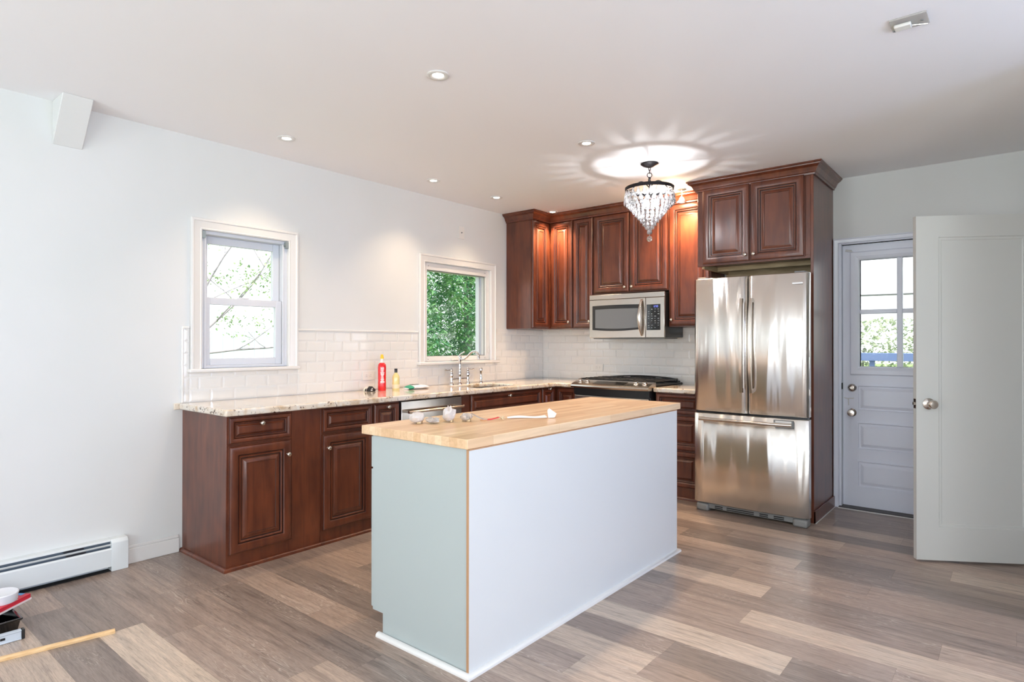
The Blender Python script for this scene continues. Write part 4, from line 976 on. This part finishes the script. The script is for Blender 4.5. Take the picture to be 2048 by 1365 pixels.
# ------------------------------------------------------------------ chandelier
def chandelier():
    cx, cy = 1.945, -1.325
    d = thing('chandelier', (cx, cy, H), 'crystal chandelier with dark ring hanging between island and range', 'chandelier')
    MB().lathe([(0.064, -0.0005), (0.064, -0.006), (0.050, -0.016), (0.022, -0.027), (0.008, -0.030), (0, -0.030)], (cx, cy, H), seg=32).build('canopy', bronze_m, d, smooth=50)
    mb = MB()
    def link(z0, z1, w, turn, r=0.0025):
        zc, hh = (z0+z1)/2, (z0-z1)/2
        mb.tube([(cx+w*math.cos(a)*math.cos(turn), cy+w*math.cos(a)*math.sin(turn), zc+hh*math.sin(a)) for a in [2*PI*k/16 for k in range(16)]], r, 6, loop=True)
    link(2.560, 2.534, 0.007, 0.7); link(2.540, 2.512, 0.006, 2.2); link(2.518, 2.484, 0.017, 0.7, 0.003)
    mb.build('chain', bronze_m, d, smooth=60)
    MB().lathe([(0.005, 2.487), (0.010, 2.478), (0.006, 2.468), (0.012, 2.455), (0.006, 2.440), (0.006, 2.352), (0.014, 2.346), (0.014, 2.334), (0, 2.332)], (cx, cy, 0), seg=16).build('stem', bronze_m, d, smooth=50)
    R = 0.172
    for k in range(4):
        a = k*PI/2+0.4; u = (math.cos(a), math.sin(a))
        pts = []
        for i in range(13):
            t = i/12; rr = 0.006+(R-0.010)*t; z = 2.415+0.055*math.sin(PI*min(1, t*1.35))*(1-t*0.35)-0.015*t
            pts.append((cx+u[0]*rr, cy+u[1]*rr, z))
        MB().tube(pts, 0.0042, 6).build('arm', bronze_m, d, smooth=60)
    sg = 64; ring = lambda r, z: [(cx+r*math.cos(2*PI*k/sg), cy+r*math.sin(2*PI*k/sg), z) for k in range(sg)]
    MB().rings([ring(R, 2.388), ring(R+0.003, 2.390), ring(R+0.003, 2.411), ring(R, 2.413), ring(R-0.003, 2.411), ring(R-0.003, 2.390)], loop=True).build('ring_band', bronze_m, d, smooth=40)
    # tiers of teardrop crystals
    tiers = [(0.172, 2.392, 24, 1.10), (0.175, 2.350, 24, 1.10), (0.156, 2.318, 26, 0.88), (0.136, 2.296, 24, 0.8), (0.117, 2.270, 21, 0.78), (0.098, 2.245, 18, 0.75), (0.080, 2.220, 15, 0.72), (0.062, 2.196, 12, 0.7), (0.045, 2.172, 9, 0.7), (0.028, 2.148, 6, 0.7), (0.012, 2.120, 4, 0.8)]
    # wire hoops carrying the tiers
    mb = MB()
    for r, z, n, s in tiers[1:]: mb.tube([(cx+r*math.cos(2*PI*k/32), cy+r*math.sin(2*PI*k/32), z+0.001) for k in range(32)], 0.0012, 5, loop=True)
    for k in range(6):
        a = k*PI/3; mb.tube([(cx+r*math.cos(a), cy+r*math.sin(a), z+0.001) for r, z, n, s in tiers], 0.0010, 5)
    mb.build('wire_frame', chrome_m, d, smooth=60)
    def drop(s, mb=None, at=(0, 0, 0), turn=0):
        mb = mb or MB(); seg = 8
        prof = [(0.0005, -0.001), (0.003, -0.006), (0.0060, -0.016), (0.0105, -0.028), (0.0125, -0.036), (0.0105, -0.044), (0.005, -0.049), (0.0005, -0.050)]
        ct, st_ = math.cos(turn), math.sin(turn); rr = []; s = s*1.18
        for r, h in prof:
            ring_ = []
            for k in range(seg):
                a = 2*PI*k/seg+PI/8; x = 1.18*r*s*math.cos(a); y = 0.62*r*s*math.sin(a)
                ring_.append((at[0]+x*ct-y*st_, at[1]+x*st_+y*ct, at[2]+h*s))
            rr.append(ring_)
        return mb.rings(rr)
    proto = {}; inst = []; F = Vector((math.sin(0.6911), -math.cos(0.6911), 0))
    for ti, (r, z, n, s) in enumerate(tiers):
        for k in range(n):
            a = 2*PI*(k+0.5*(ti % 2))/n
            inst.append((s*1000+(math.cos(a)*F.x+math.sin(a)*F.y)*400, r, z, a, s))
    inst.sort(reverse=True)
    rest = MB()
    for i, (_, r, z, a, s) in enumerate(inst):
        p = (cx+r*math.cos(a), cy+r*math.sin(a), z)
        if i < 99:
            if s not in proto: proto[s] = drop(s).build('crystal_drop', crystal_m, None); o = proto[s]
            else: o = bpy.data.objects.new('crystal_drop', proto[s].data); C.objects.link(o)
            o.location = p; o.rotation_euler = (0, 0, a+PI/2); o.parent = d; o.matrix_parent_inverse = Matrix.Translation((-cx, -cy, -H))
        else: drop(s, rest, p, a+PI/2)
    o = rest.build('small_crystals', crystal_m, d); o['kind'] = 'stuff'
    MB().ball((cx, cy, 2.040), 0.021, 14).build('finial_ball', crystal_m, d)
    MB().tube([(cx, cy, 2.128), (cx, cy, 2.061)], 0.0012, 5).build('finial_wire', chrome_m, d)
    for k in range(3):
        a = k*2*PI/3+0.2
        x, y = cx+0.042*math.cos(a), cy+0.042*math.sin(a)
        MB().tube([(cx, cy, 2.340), ((cx+x)/2, (cy+y)/2, 2.332), (x, y, 2.328)], 0.003, 6).build('socket_arm', bronze_m, d)
        MB().lathe([(0, 0), (0.006, -0.001), (0.0095, -0.012), (0.011, -0.030), (0.008, -0.046), (0.003, -0.056), (0, -0.058)], (x, y, 2.326), seg=14).build('bulb', bulb_m, d, smooth=50)
    lamp('chandelier_light', 'POINT', (cx, cy, 2.288), 8.5, (0.95, 0.97, 1.0), shadow_soft_size=0.012)
chandelier()

# ------------------------------------------------------------------ things on the counter
GZ = 0.9145
def bottle_red():
    x, y = 0.155, -2.315
    b = thing('cleaner_bottle', (x, y, GZ), 'red squeeze bottle with yellow cap on the granite', 'bottle')
    red = M('red_label_film', (218, 24, 30), 0.25, coat=0.4); wh = M('white_print', (240, 225, 222), 0.5)
    MB().lathe([(0.030, 0), (0.032, 0.004), (0.032, 0.055), (0.0305, 0.075), (0.0315, 0.10), (0.032, 0.185), (0.029, 0.205), (0.018, 0.218), (0, 0.22)], (x, y, GZ), seg=32).build('body', red, b, smooth=50)
    MB().lathe([(0.017, 0.217), (0.013, 0.232), (0.0125, 0.250), (0, 0.250)], (x, y, GZ), seg=20).build('neck', plate_m, b, smooth=50)
    MB().lathe([(0.014, 0.249), (0.014, 0.262), (0.011, 0.268), (0.011, 0.278), (0.006, 0.283), (0, 0.283)], (x, y, GZ), seg=20).build('cap', M('yellow_cap', (240, 190, 40), 0.35), b, smooth=50)
    # illegible vertical lettering: rows of short white strokes wrapped on the side towards the room
    m = MB(); a0 = math.atan2(-5.3566-y, 3.9918-x); rr = random.Random(5)
    zz = 0.062
    while zz < 0.182:
        hh = rr.choice((0.003, 0.0045, 0.006)); wdt = rr.choice((0.30, 0.42, 0.5, 0.26)); off = 0.10
        pts = [[(x+rad*math.cos(a0+off+(t-0.5)*wdt*2), y+rad*math.sin(a0+off+(t-0.5)*wdt*2), GZ+z) for t in (0, 0.25, 0.5, 0.75, 1)] for z, rad in ((zz, 0.0325), (zz+hh, 0.0325))]
        m.rings(pts, closed=False, cap=False); zz += hh+0.0022
    m.build('lettering', wh, b)
bottle_red()
def bottle_soap():
    x, y = 0.19, -2.205
    b = thing('soap_bottle', (x, y, GZ), 'small clear bottle of yellow soap with black cap on the granite', 'bottle')
    MB().lathe([(0.027, 0), (0.029, 0.004), (0.029, 0.095), (0.026, 0.112), (0.016, 0.128), (0.010, 0.135), (0.010, 0.140), (0, 0.140)], (x, y, GZ), seg=28).build('body', M('yellow_soap', (222, 206, 140), 0.12, coat=0.5), b, smooth=50)
    MB().lathe([(0.0295, 0.014), (0.0295, 0.045)], (x, y, GZ), seg=28, cap=False).build('label', M('cream_label', (228, 214, 176), 0.5), b, smooth=50)
    MB().lathe([(0.012, 0.139), (0.012, 0.168), (0.011, 0.170), (0, 0.170)], (x, y, GZ), seg=20).build('cap', black_m, b, smooth=50)
bottle_soap()
def wipes():
    x, y = 0.22, -2.02
    b = thing('wipes_packet', (x, y, GZ), 'soft white packet with a green end lying right of the soap', 'packet')
    mb = MB(); rr = []
    N = 14
    for i in range(N+1):
        t = i/N; yy = y-0.11+0.22*t; e = math.sin(PI*min(1, max(0, t*0.94+0.03)))**0.45
        h = 0.004+0.034*e*(1+0.10*math.sin(9*t)); w = 0.030+0.028*e
        rr.append([(x+w*math.cos(a), yy, GZ+0.0005+h*0.5*(1+math.sin(a))*(0.92+0.08*math.cos(3*a+5*t))) for a in [2*PI*k/14 for k in range(14)]])
    mb.rings(rr); mb.m = [1 if i < 14*3 else 0 for i in range(len(mb.f))]
    mb.build('packet_body', [M('white_film', (236, 234, 238), 0.35), M('teal_print', (22, 150, 116), 0.35)], b, smooth=60)
    m = MB(); m.box(x-0.018, x+0.018, y-0.055, y-0.020, GZ+0.0345, GZ+0.0385); m.box(x-0.014, x+0.016, y-0.010, y+0.018, GZ+0.0345, GZ+0.0380); m.build('open_flap', black_m, b, bevel=0.002)
wipes()
def clips():
    x, y = 0.13, -2.42
    b = thing('binder_tool', (x, y, GZ), 'small black and white plastic gadget lying left of the red bottle', 'gadget')
    pr = [(-0.035, 0), (0.030, 0), (0.036, 0.010), (0.004, 0.038), (-0.010, 0.040), (-0.030, 0.018)]
    MB().prism([(x+0.01, y+p, GZ+q) for p, q in pr], (0.030, 0, 0)).build('body', black_m, b, bevel=0.003)
    m = MB(); m.box(x+0.040, x+0.0415, y-0.014, y+0.002, GZ+0.006, GZ+0.015); m.box(x+0.040, x+0.0415, y-0.008, y+0.006, GZ+0.021, GZ+0.026); m.build('sticker', plate_m, b)
    pr = [(-0.062, 0.0), (-0.055, 0.0), (-0.040, 0.028), (-0.036, 0.036), (-0.050, 0.034), (-0.064, 0.018)]
    MB().prism([(x+0.012, y+p, GZ+q) for p, q in pr], (0.018, 0, 0)).build('clip', M('cream_plastic', (220, 216, 200), 0.4), b, bevel=0.002)
    MB().prism([(x+0.031, y+p, GZ+q) for p, q in [(-0.064, 0.004), (-0.056, 0.002), (-0.048, 0.022), (-0.060, 0.022)]], (0.003, 0, 0)).build('pad', black_m, b)
clips()

# ------------------------------------------------------------------ things on the island
IZ = 0.9145
def crumple(name, c, sx, sy, sz, seed, mat, label, cat, group, inner=None, spike=0.25):
    t = thing(name, (c[0], c[1], IZ), label, cat, group)
    rd = random.Random(seed); mb = MB(); n, seg = 8, 14; rr = []
    ph = [rd.random()*6.28 for _ in range(6)]
    for i in range(n+1):
        a = PI*i/n; ring_ = []
        for k in range(seg):
            b = 2*PI*k/seg
            f = 1+spike*(math.sin(3*b+ph[0]+2*a)*0.5+math.sin(5*b+ph[1]-3*a)*0.35)+rd.uniform(-1, 1)*spike*0.35
            ring_.append((c[0]+sx*f*math.sin(a)*math.cos(b)+1e-5*k, c[1]+sy*f*math.sin(a)*math.sin(b), IZ+0.0015+max(0, sz*(1-math.cos(a))*0.5*(f if 0 < i < n else 1))))
        rr.append(ring_)
    mb.rings(rr); mb.build('wrap', mat, t)
    if inner: MB().lathe([(0.0, 0.001), (inner, 0.001), (inner, 0.012), (inner*0.6, 0.020), (inner*0.4, 0.026), (0, 0.027)], (c[0]+0.012, c[1]+0.004, IZ), (0, 0, 1), 14).build('brass_fitting', M('dull_brass', (176, 150, 112), 0.4, metal=0.6), t, smooth=50)
film_m = thin_glass('milky_film', (0.90, 0.89, 0.88, 1), 1.6, 0.06, 0.25)
milky(film_m, 0.62); milky(wrap_m, 0.30)
G = 'crumpled clear plastic wrappers on the island'
crumple('plastic_wrapper', (1.855, -3.462), 0.036, 0.036, 0.050, 1, film_m, 'dome-shaped clear wrapper with brown fitting, leftmost on the island', 'wrapper', G, 0.016, 0.12)
crumple('plastic_wrapper', (1.918, -3.418), 0.036, 0.026, 0.026, 2, wrap_m, 'flattest clear plastic wrapper, second from left on the island', 'wrapper', G, None, 0.3)
crumple('plastic_wrapper', (1.930, -3.330), 0.030, 0.032, 0.066, 3, film_m, 'tallest white-creased plastic wrapper on the island', 'wrapper', G, 0.010, 0.22)
crumple('plastic_wrapper', (1.975, -3.260), 0.030, 0.026, 0.036, 4, wrap_m, 'clear wrapper with pink-brown bit next to the red-tipped strip', 'wrapper', G, 0.013, 0.25)
def strip():
    t = thing('packaging_strip', (2.05, -3.14, IZ), 'curled clear strip with red tag on the island top', 'strip')
    def ribbon(pts, w, m, nm):
        mb = MB(); a = [(x+w/2*0.6, y-w/2*0.8, z) for x, y, z in pts]; b = [(x-w/2*0.6, y+w/2*0.8, z+w*0.25) for x, y, z in pts]
        c_ = [(x, y, z+0.0012) for x, y, z in b]; d_ = [(x, y, z+0.0012) for x, y, z in a]
        mb.rings([[p, q, r, s] for p, q, r, s in zip(a, b, c_, d_)]); mb.build(nm, m, t, smooth=40)
    def P(s, z):   # along the strip, in metres right of its left end
        return (1.985+0.77*s*0.64+0.02*0, -3.235+0.64*s*1.2, IZ+z)
    ribbon([P(0, 0.034), P(0.02, 0.024), P(0.045, 0.012), P(0.07, 0.003), P(0.095, 0.001)], 0.012, wrap_m, 'clear_band')
    ribbon([P(0.085, 0.001), P(0.11, 0.002), P(0.13, 0.006), P(0.155, 0.011)], 0.014, M('red_print', (206, 44, 48), 0.4), 'red_tag')
    p = Vector(P(0.165, 0.0)); mb = MB()
    for k in range(5):
        a = k*1.3; mb.tube([p+Vector((0, 0, 0.004)), p+Vector((0.012*math.cos(a), 0.012*math.sin(a), 0.014+0.004*(k % 2))), p+Vector((0.016*math.cos(a+0.8), 0.016*math.sin(a+0.8), 0.004))], 0.0018, 6)
    mb.build('twist_ties', M('cream_tie', (214, 202, 170), 0.5), t, smooth=60)
    MB().box(2.005, 2.032, -3.195, -3.170, IZ, IZ+0.004).build('orange_scrap', M('orange_tan_card', (214, 160, 120), 0.6), t, bevel=0.001)
strip()
def paper():
    t = thing('paper_sheet', (2.13, -2.97, IZ), 'white folded paper strip with upturned corner on the island', 'paper')
    pm = M('white_paper', (238, 238, 242), 0.6)
    A, B = Vector((2.060, -3.055, IZ)), Vector((2.190, -2.905, IZ)); u = (B-A).normalized(); v = Vector((-u.y, u.x, 0))
    mb = MB(); rr = []
    for i in range(11):
        s = i/10; p = A+(B-A)*s; w = 0.018+0.032*s; z = 0.0035+0.004*math.sin(2*PI*s)+0.0025*s
        a = p-v*w*0.2; b = p+v*w
        rr.append([a+Vector((0,0,z*0.4+0.0004)), b+Vector((0,0,z+0.002)), b+Vector((0,0,z+0.0028)), a+Vector((0,0,z*0.4+0.0014))])
    mb.rings(rr); mb.build('sheet', pm, t, smooth=50)
    p = B+u*0.004; n = Vector((0,0,1))
    q = [p-v*0.012+n*0.001, p+u*0.030-v*0.018+n*0.004, p+u*0.046+v*0.010+n*0.018, p+u*0.014+v*0.034+n*0.042, p+u*0.002+v*0.02+n*0.034]
    mb = MB(); mb.prism(q, Vector((0.0006, 0.0006, 0.0012))); mb.build('folded_corner', pm, t)
paper()

# ------------------------------------------------------------------ things on the floor, bottom left
CARTON = (0.346, -4.764, -0.905); ROLL = (0.400, -4.690)
def floor_items():
    st = thing('wood_strip', (0.86, -4.6, 0), 'thin bare wood molding strip lying on the floor at bottom left', 'wood strip')
    a, b = Vector((0.905, -4.385, 0)), Vector((0.790, -4.95, 0)); u = (b-a).normalized(); v = Vector((-u.y, u.x, 0))
    pr = [(-0.011, 0.0005), (0.011, 0.0005), (0.011, 0.010), (0.005, 0.016), (-0.005, 0.017), (-0.011, 0.012)]
    MB().rings([[a+v*p+Vector((0,0,q)) for p, q in pr], [b+v*p+Vector((0,0,q)) for p, q in pr]]).build('strip', noisy(M('pine_strip', (216, 176, 124), 0.5), (208,168,118), (226,192,146), 12, (6,1,6)), st, smooth=30)
    # black crate
    bx = thing('black_tray', (0.50, -4.76, 0), 'glossy black plastic tray on the floor under the red and white box', 'tray')
    def R(x0, y0, x1, y1, rot, cx, cy, z):
        c_, s_ = math.cos(rot), math.sin(rot); return [(cx+x*c_-y*s_, cy+x*s_+y*c_, z) for x, y in ((x0,y0),(x1,y0),(x1,y1),(x0,y1))]
    cx, cy, rt = 0.452, -4.797, 0.03
    mb = MB(); mb.rings([R(-0.13,-0.13,0.13,0.13,rt,cx,cy,0.001), R(-0.14,-0.14,0.14,0.14,rt,cx,cy,0.055), R(-0.148,-0.148,0.148,0.148,rt,cx,cy,0.062), R(-0.148,-0.148,0.148,0.148,rt,cx,cy,0.068), R(-0.138,-0.138,0.138,0.138,rt,cx,cy,0.068), R(-0.125,-0.125,0.125,0.125,rt,cx,cy,0.012)], cap=True)
    mb.build('shell', M('glossy_black', (14, 14, 18), 0.12, coat=0.4), bx, bevel=0.003)
    cb = thing('carton', (0.35, -4.70, 0.07), 'red and white striped printed carton lying on the black tray', 'carton')
    red = M('carton_red', (204, 40, 62), 0.45); blu = M('carton_blue', (84, 150, 206), 0.45); wht = M('carton_white', (232, 224, 226), 0.45)
    cx, cy, rt = CARTON
    MB().rings([R(-0.125,-0.15,0.125,0.15,rt,cx,cy,0.0705), R(-0.125,-0.15,0.125,0.15,rt,cx,cy,0.098)]).build('lid', red, cb, bevel=0.002)
    mb = MB(); mb.rings([R(-0.127,-0.152,0.127,0.152,rt,cx,cy,0.0705), R(-0.127,-0.152,0.127,0.152,rt,cx,cy,0.079)]); mb.build('white_stripe', wht, cb)
    mb = MB(); mb.rings([R(-0.055,0.0,-0.030,0.149,rt,cx,cy,0.0981), R(-0.055,0.0,-0.030,0.149,rt,cx,cy,0.0986)]); mb.build('top_stripe', wht, cb)
    mb = MB(); mb.rings([R(-0.124,0.0,-0.100,0.125,rt,cx,cy,0.0981), R(-0.124,0.0,-0.100,0.125,rt,cx,cy,0.0986)]); mb.build('blue_stripe', blu, cb)
    rl = thing('plastic_tub', (ROLL[0], ROLL[1], 0.099), 'round white plastic tub lid on top of the red carton', 'tub')
    MB().lathe([(0.0, 0), (0.064, 0), (0.066, 0.004), (0.066, 0.030), (0.069, 0.031), (0.069, 0.038), (0.065, 0.041), (0.058, 0.039), (0.0, 0.039)], (ROLL[0], ROLL[1], 0.099), seg=40).build('tub_body', M('white_roll', (222, 224, 230), 0.45), rl, smooth=40)
    lv = thing('spirit_level', (0.62, -4.75, 0), 'pale metal level with black end cap on the floor beside the tray', 'tool')
    a, b = Vector((0.655, -4.665, 0)), Vector((0.645, -4.98, 0)); u = (b-a).normalized(); v = Vector((-u.y, u.x, 0))
    pr = [(-0.012, 0.001), (0.012, 0.001), (0.012, 0.006), (0.009, 0.008), (0.009, 0.034), (0.012, 0.036), (0.012, 0.041), (-0.012, 0.041), (-0.012, 0.036), (-0.009, 0.034), (-0.009, 0.008), (-0.012, 0.006)]
    sec = lambda p: [p+v*x+Vector((0,0,z)) for x, z in pr]
    MB().rings([sec(a), sec(b)]).build('beam', M('pale_aluminium', (206, 216, 226), 0.35, metal=0.3), lv, bevel=0.001)
    pr2 = [(-0.014, 0.0005), (0.014, 0.0005), (0.014, 0.043), (-0.014, 0.043)]
    MB().rings([[a-u*0.012+v*x+Vector((0,0,z)) for x, z in pr2], [a+v*x+Vector((0,0,z)) for x, z in pr2]]).build('end_cap', black_m, lv, bevel=0.003)
    mb = MB()
    for k in range(3):
        p = a+u*(0.055+k*0.022)+v*0.0095; mb.rings([[p+Vector((0,0,0.016)), p+u*0.017+Vector((0,0,0.016)), p+u*0.017+Vector((0,0,0.026)), p+Vector((0,0,0.026))], [q+v*0.0006 for q in (p+Vector((0,0,0.016)), p+u*0.017+Vector((0,0,0.016)), p+u*0.017+Vector((0,0,0.026)), p+Vector((0,0,0.026)))]])
    mb.build('marking', dark_m, lv)
floor_items()

# ------------------------------------------------------------------ outdoors
leafg_m = M('leaf_green', (70, 128, 62), 0.45); noisy(leafg_m, (72, 132, 104), (146, 192, 126), 5.0)
leafp_m = M('leaf_pale', (150, 180, 120), 0.5); noisy(leafp_m, (126, 156, 118), (182, 200, 150), 6.0)  # leaf colour washed pale to stand in for haze outside the left window
bark_m = M('bark', (146, 140, 146), 0.8)  # branch colour lightened toward lavender grey for the same haze
for mm in (leafg_m, leafp_m):
    t, N_, L_, b_ = nodes(mm); tr = add(t, 'ShaderNodeBsdfTranslucent'); mx = add(t, 'ShaderNodeMixShader'); mx.inputs[0].default_value = 0.45
    col = b_.inputs['Base Color'].links[0].from_socket; L_.new(col, tr.inputs[0]); out = [n for n in t.nodes if n.type == 'OUTPUT_MATERIAL'][0]
    L_.new(b_.outputs[0], mx.inputs[1]); L_.new(tr.outputs[0], mx.inputs[2]); L_.new(mx.outputs[0], out.inputs['Surface'])
hedge_m = leafp_m.copy(); hedge_m.name = 'leaf_hedge'; [setattr(e, 'color', c) for e, c in zip([n for n in hedge_m.node_tree.nodes if n.type == 'VALTORGB'][0].color_ramp.elements, (lin((128,144,118)), lin((206,212,188))))]
def leaf(mb, p, d, up, L, W):
    s = d.cross(up); s = s.normalized() if s.length > 1e-4 else Vector((1,0,0)); n = s.cross(d).normalized()
    mb.quad(p, p+d*L*0.35+s*W-n*W*0.25, p+d*L*0.62+s*W*0.8-n*W*0.4, p+d*L-n*W*0.9, p+d*L*0.62-s*W*0.8-n*W*0.4, p+d*L*0.35-s*W-n*W*0.25)
def foliage(n, gen, L, W, seed, mb=None):
    rd = random.Random(seed); mb = mb or MB()
    for _ in range(n):
        p = Vector(gen(rd)); a = rd.random()*2*PI; d = Vector((math.cos(a), math.sin(a), rd.uniform(-0.9, 0.5))).normalized()
        k = rd.uniform(0.6, 1.3); leaf(mb, p, d, Vector((rd.uniform(-.5,.5), rd.uniform(-.5,.5), 1)), L*k, W*k)
    return mb
GR = -0.55
tag(MB().box(-40, 40, -40, 60, GR-0.2, GR).build('lawn', noisy(M('grass_green', (96, 128, 70), 0.9), (84,116,60), (140,160,100), 3)), 'mown green lawn around the house', 'grass', kind='stuff')
def evergreen(name, cx, cy, rx, ry, z0, z1, n, seed, label, L=0.11, W=0.014, mat=None):
    t = thing(name, (cx, cy, GR), label, 'tree')
    MB().tube([(cx, cy, GR+0.01), (cx+0.03, cy, 0.6), (cx, cy+0.04, z1*0.8)], [0.07, 0.05, 0.02], 10).build('trunk', bark_m, t, smooth=60)
    def gen(rd):
        a = rd.random()*2*PI; z = rd.uniform(z0, z1); q = (z-z0)/(z1-z0); e = (1-q**3)**0.5*(0.75+0.25*math.sin(7*a+3*z)); r = rd.random()**0.35*e
        return (cx+rx*r*math.cos(a), cy+ry*r*math.sin(a), z)
    foliage(n, gen, L, W, seed).build('foliage', mat or leafg_m, t, fix=False)
evergreen('bamboo_shrub', -2.3, 1.15, 0.95, 1.4, GR+0.2, 3.6, 36000, 11, 'dense long-leaved green shrub right outside the sink window', 0.105, 0.0105)
evergreen('bamboo_shrub', -5.2, 4.3, 1.2, 1.9, GR+0.2, 4.4, 7000, 12, 'second green shrub farther back beyond the sink window', 0.17, 0.018)
def branch_tree():
    t = thing('young_tree', (-3.1, -2.6, GR), 'sparse leafy young tree outside the left window', 'tree')
    rd = random.Random(21); tb = MB(); pts_l = []
    def br(p, d, L, r, depth):
        n = 6; pts = [p]; q = p.copy()
        for i in range(n):
            d = (d+Vector((rd.uniform(-.14,.14), rd.uniform(-.14,.14), rd.uniform(-.08,.10)))).normalized(); q = q+d*L/n; pts.append(q.copy())
        tb.tube(pts, [r*(1-0.7*i/n) for i in range(n+1)], 7)
        for i in range(2, n+1):
            if depth < 2:
                for _ in range(1):
                    a = rd.random()*2*PI; nd = (d*0.5+Vector((math.cos(a)*0.8, math.sin(a)*0.8, rd.uniform(-.1,.6)))).normalized(); br(pts[i], nd, L*0.5, r*0.4, depth+1)
            else: pts_l.append(pts[i])
    base = Vector((-3.1, -2.6, GR+0.01)); tb.tube([base, base+Vector((0.02,0.02,1.4)), base+Vector((0,0.05,1.7))], [0.05,0.04,0.035], 10)
    f = base+Vector((0,0.05,1.7))
    br(f, Vector((0.2, 0.9, 0.75)), 1.7, 0.016, 0); br(f, Vector((-0.3, -0.5, 1.0)), 1.5, 0.014, 0); br(f, Vector((0.1, 0.9, 0.05)), 1.9, 0.013, 0); br(f, Vector((0, 0.35, 1.0)), 1.8, 0.015, 0)
    tb.build('branches', bark_m, t, smooth=60)
    mb = MB()
    for p in pts_l:
        
        for _ in range(rd.choice((4, 8, 12))):
            a = rd.random()*2*PI; leaf(mb, p+Vector((rd.uniform(-.12,.12), rd.uniform(-.12,.12), rd.uniform(-.10,.10))), Vector((math.cos(a), math.sin(a), rd.uniform(-.8,.3))).normalized(), Vector((0,0,1)), rd.uniform(0.028, 0.060), rd.uniform(0.009, 0.016))
    mb.build('foliage', leafp_m, t, fix=False)
branch_tree()
def fence():
    t = thing('garden_fence', (-6.2, 0.0, GR), 'pale blue-white board fence far beyond the left window', 'fence')
    fm = M('pale_fence_paint', (190, 195, 208), 0.7); mb = MB()
    for k in range(34): mb.box(-6.22, -6.20, -4.0+k*0.18, -4.0+k*0.18+0.165, GR, 1.48)
    mb.build('boards', fm, t); MB().box(-6.20, -6.16, -4.0, 2.12, 0.9, 0.98).build('rail', fm, t)
fence()
def back_yard():
    h = thing('hedge', (2.6, 7.5, GR), 'tall sunlit hedge behind the back door glass', 'hedge')
    foliage(15000, lambda rd: (rd.uniform(-1.5, 5.5), 7.5+rd.uniform(-0.5, 0.5), GR+0.12+(2.2)*rd.random()**0.8), 0.09, 0.024, 31).build('foliage', hedge_m, h, fix=False)
    mb = MB()
    for k in range(12): mb.tube([(-1.3+k*0.6, 7.5, GR+0.01), (-1.2+k*0.6, 7.5, 1.2)], 0.02, 6)
    mb.build('stems', bark_m, h)
    r = thing('porch_railing', (3.0, 2.6, GR), 'blue painted railing outside the back door', 'railing')
    bm_ = M('blue_rail_paint', (104, 124, 170), 0.5)
    MB().box(1.95, 4.6, 2.57, 2.65, 1.09, 1.18).build('top_rail', bm_, r, bevel=0.004)
    for x in (1.97+0.72, 4.5): MB().box(x, x+0.05, 2.59, 2.64, GR+0.2, 1.09).build('post', bm_, r, bevel=0.004)
    MB().box(1.95, 4.6, 0.15, 2.66, GR, -0.06).build('deck', M('deck_boards', (170, 164, 156), 0.8), r)
    tag(MB().tube([(-6, 9, 2.50), (0, 8.6, 2.27), (3, 8.5, 2.24), (9, 8.2, 2.35)], 0.020, 6).build('power_line', M('grey_cable', (120, 120, 124), 0.6)), 'thin dark power line crossing the sky behind the back door', 'cable')
back_yard()
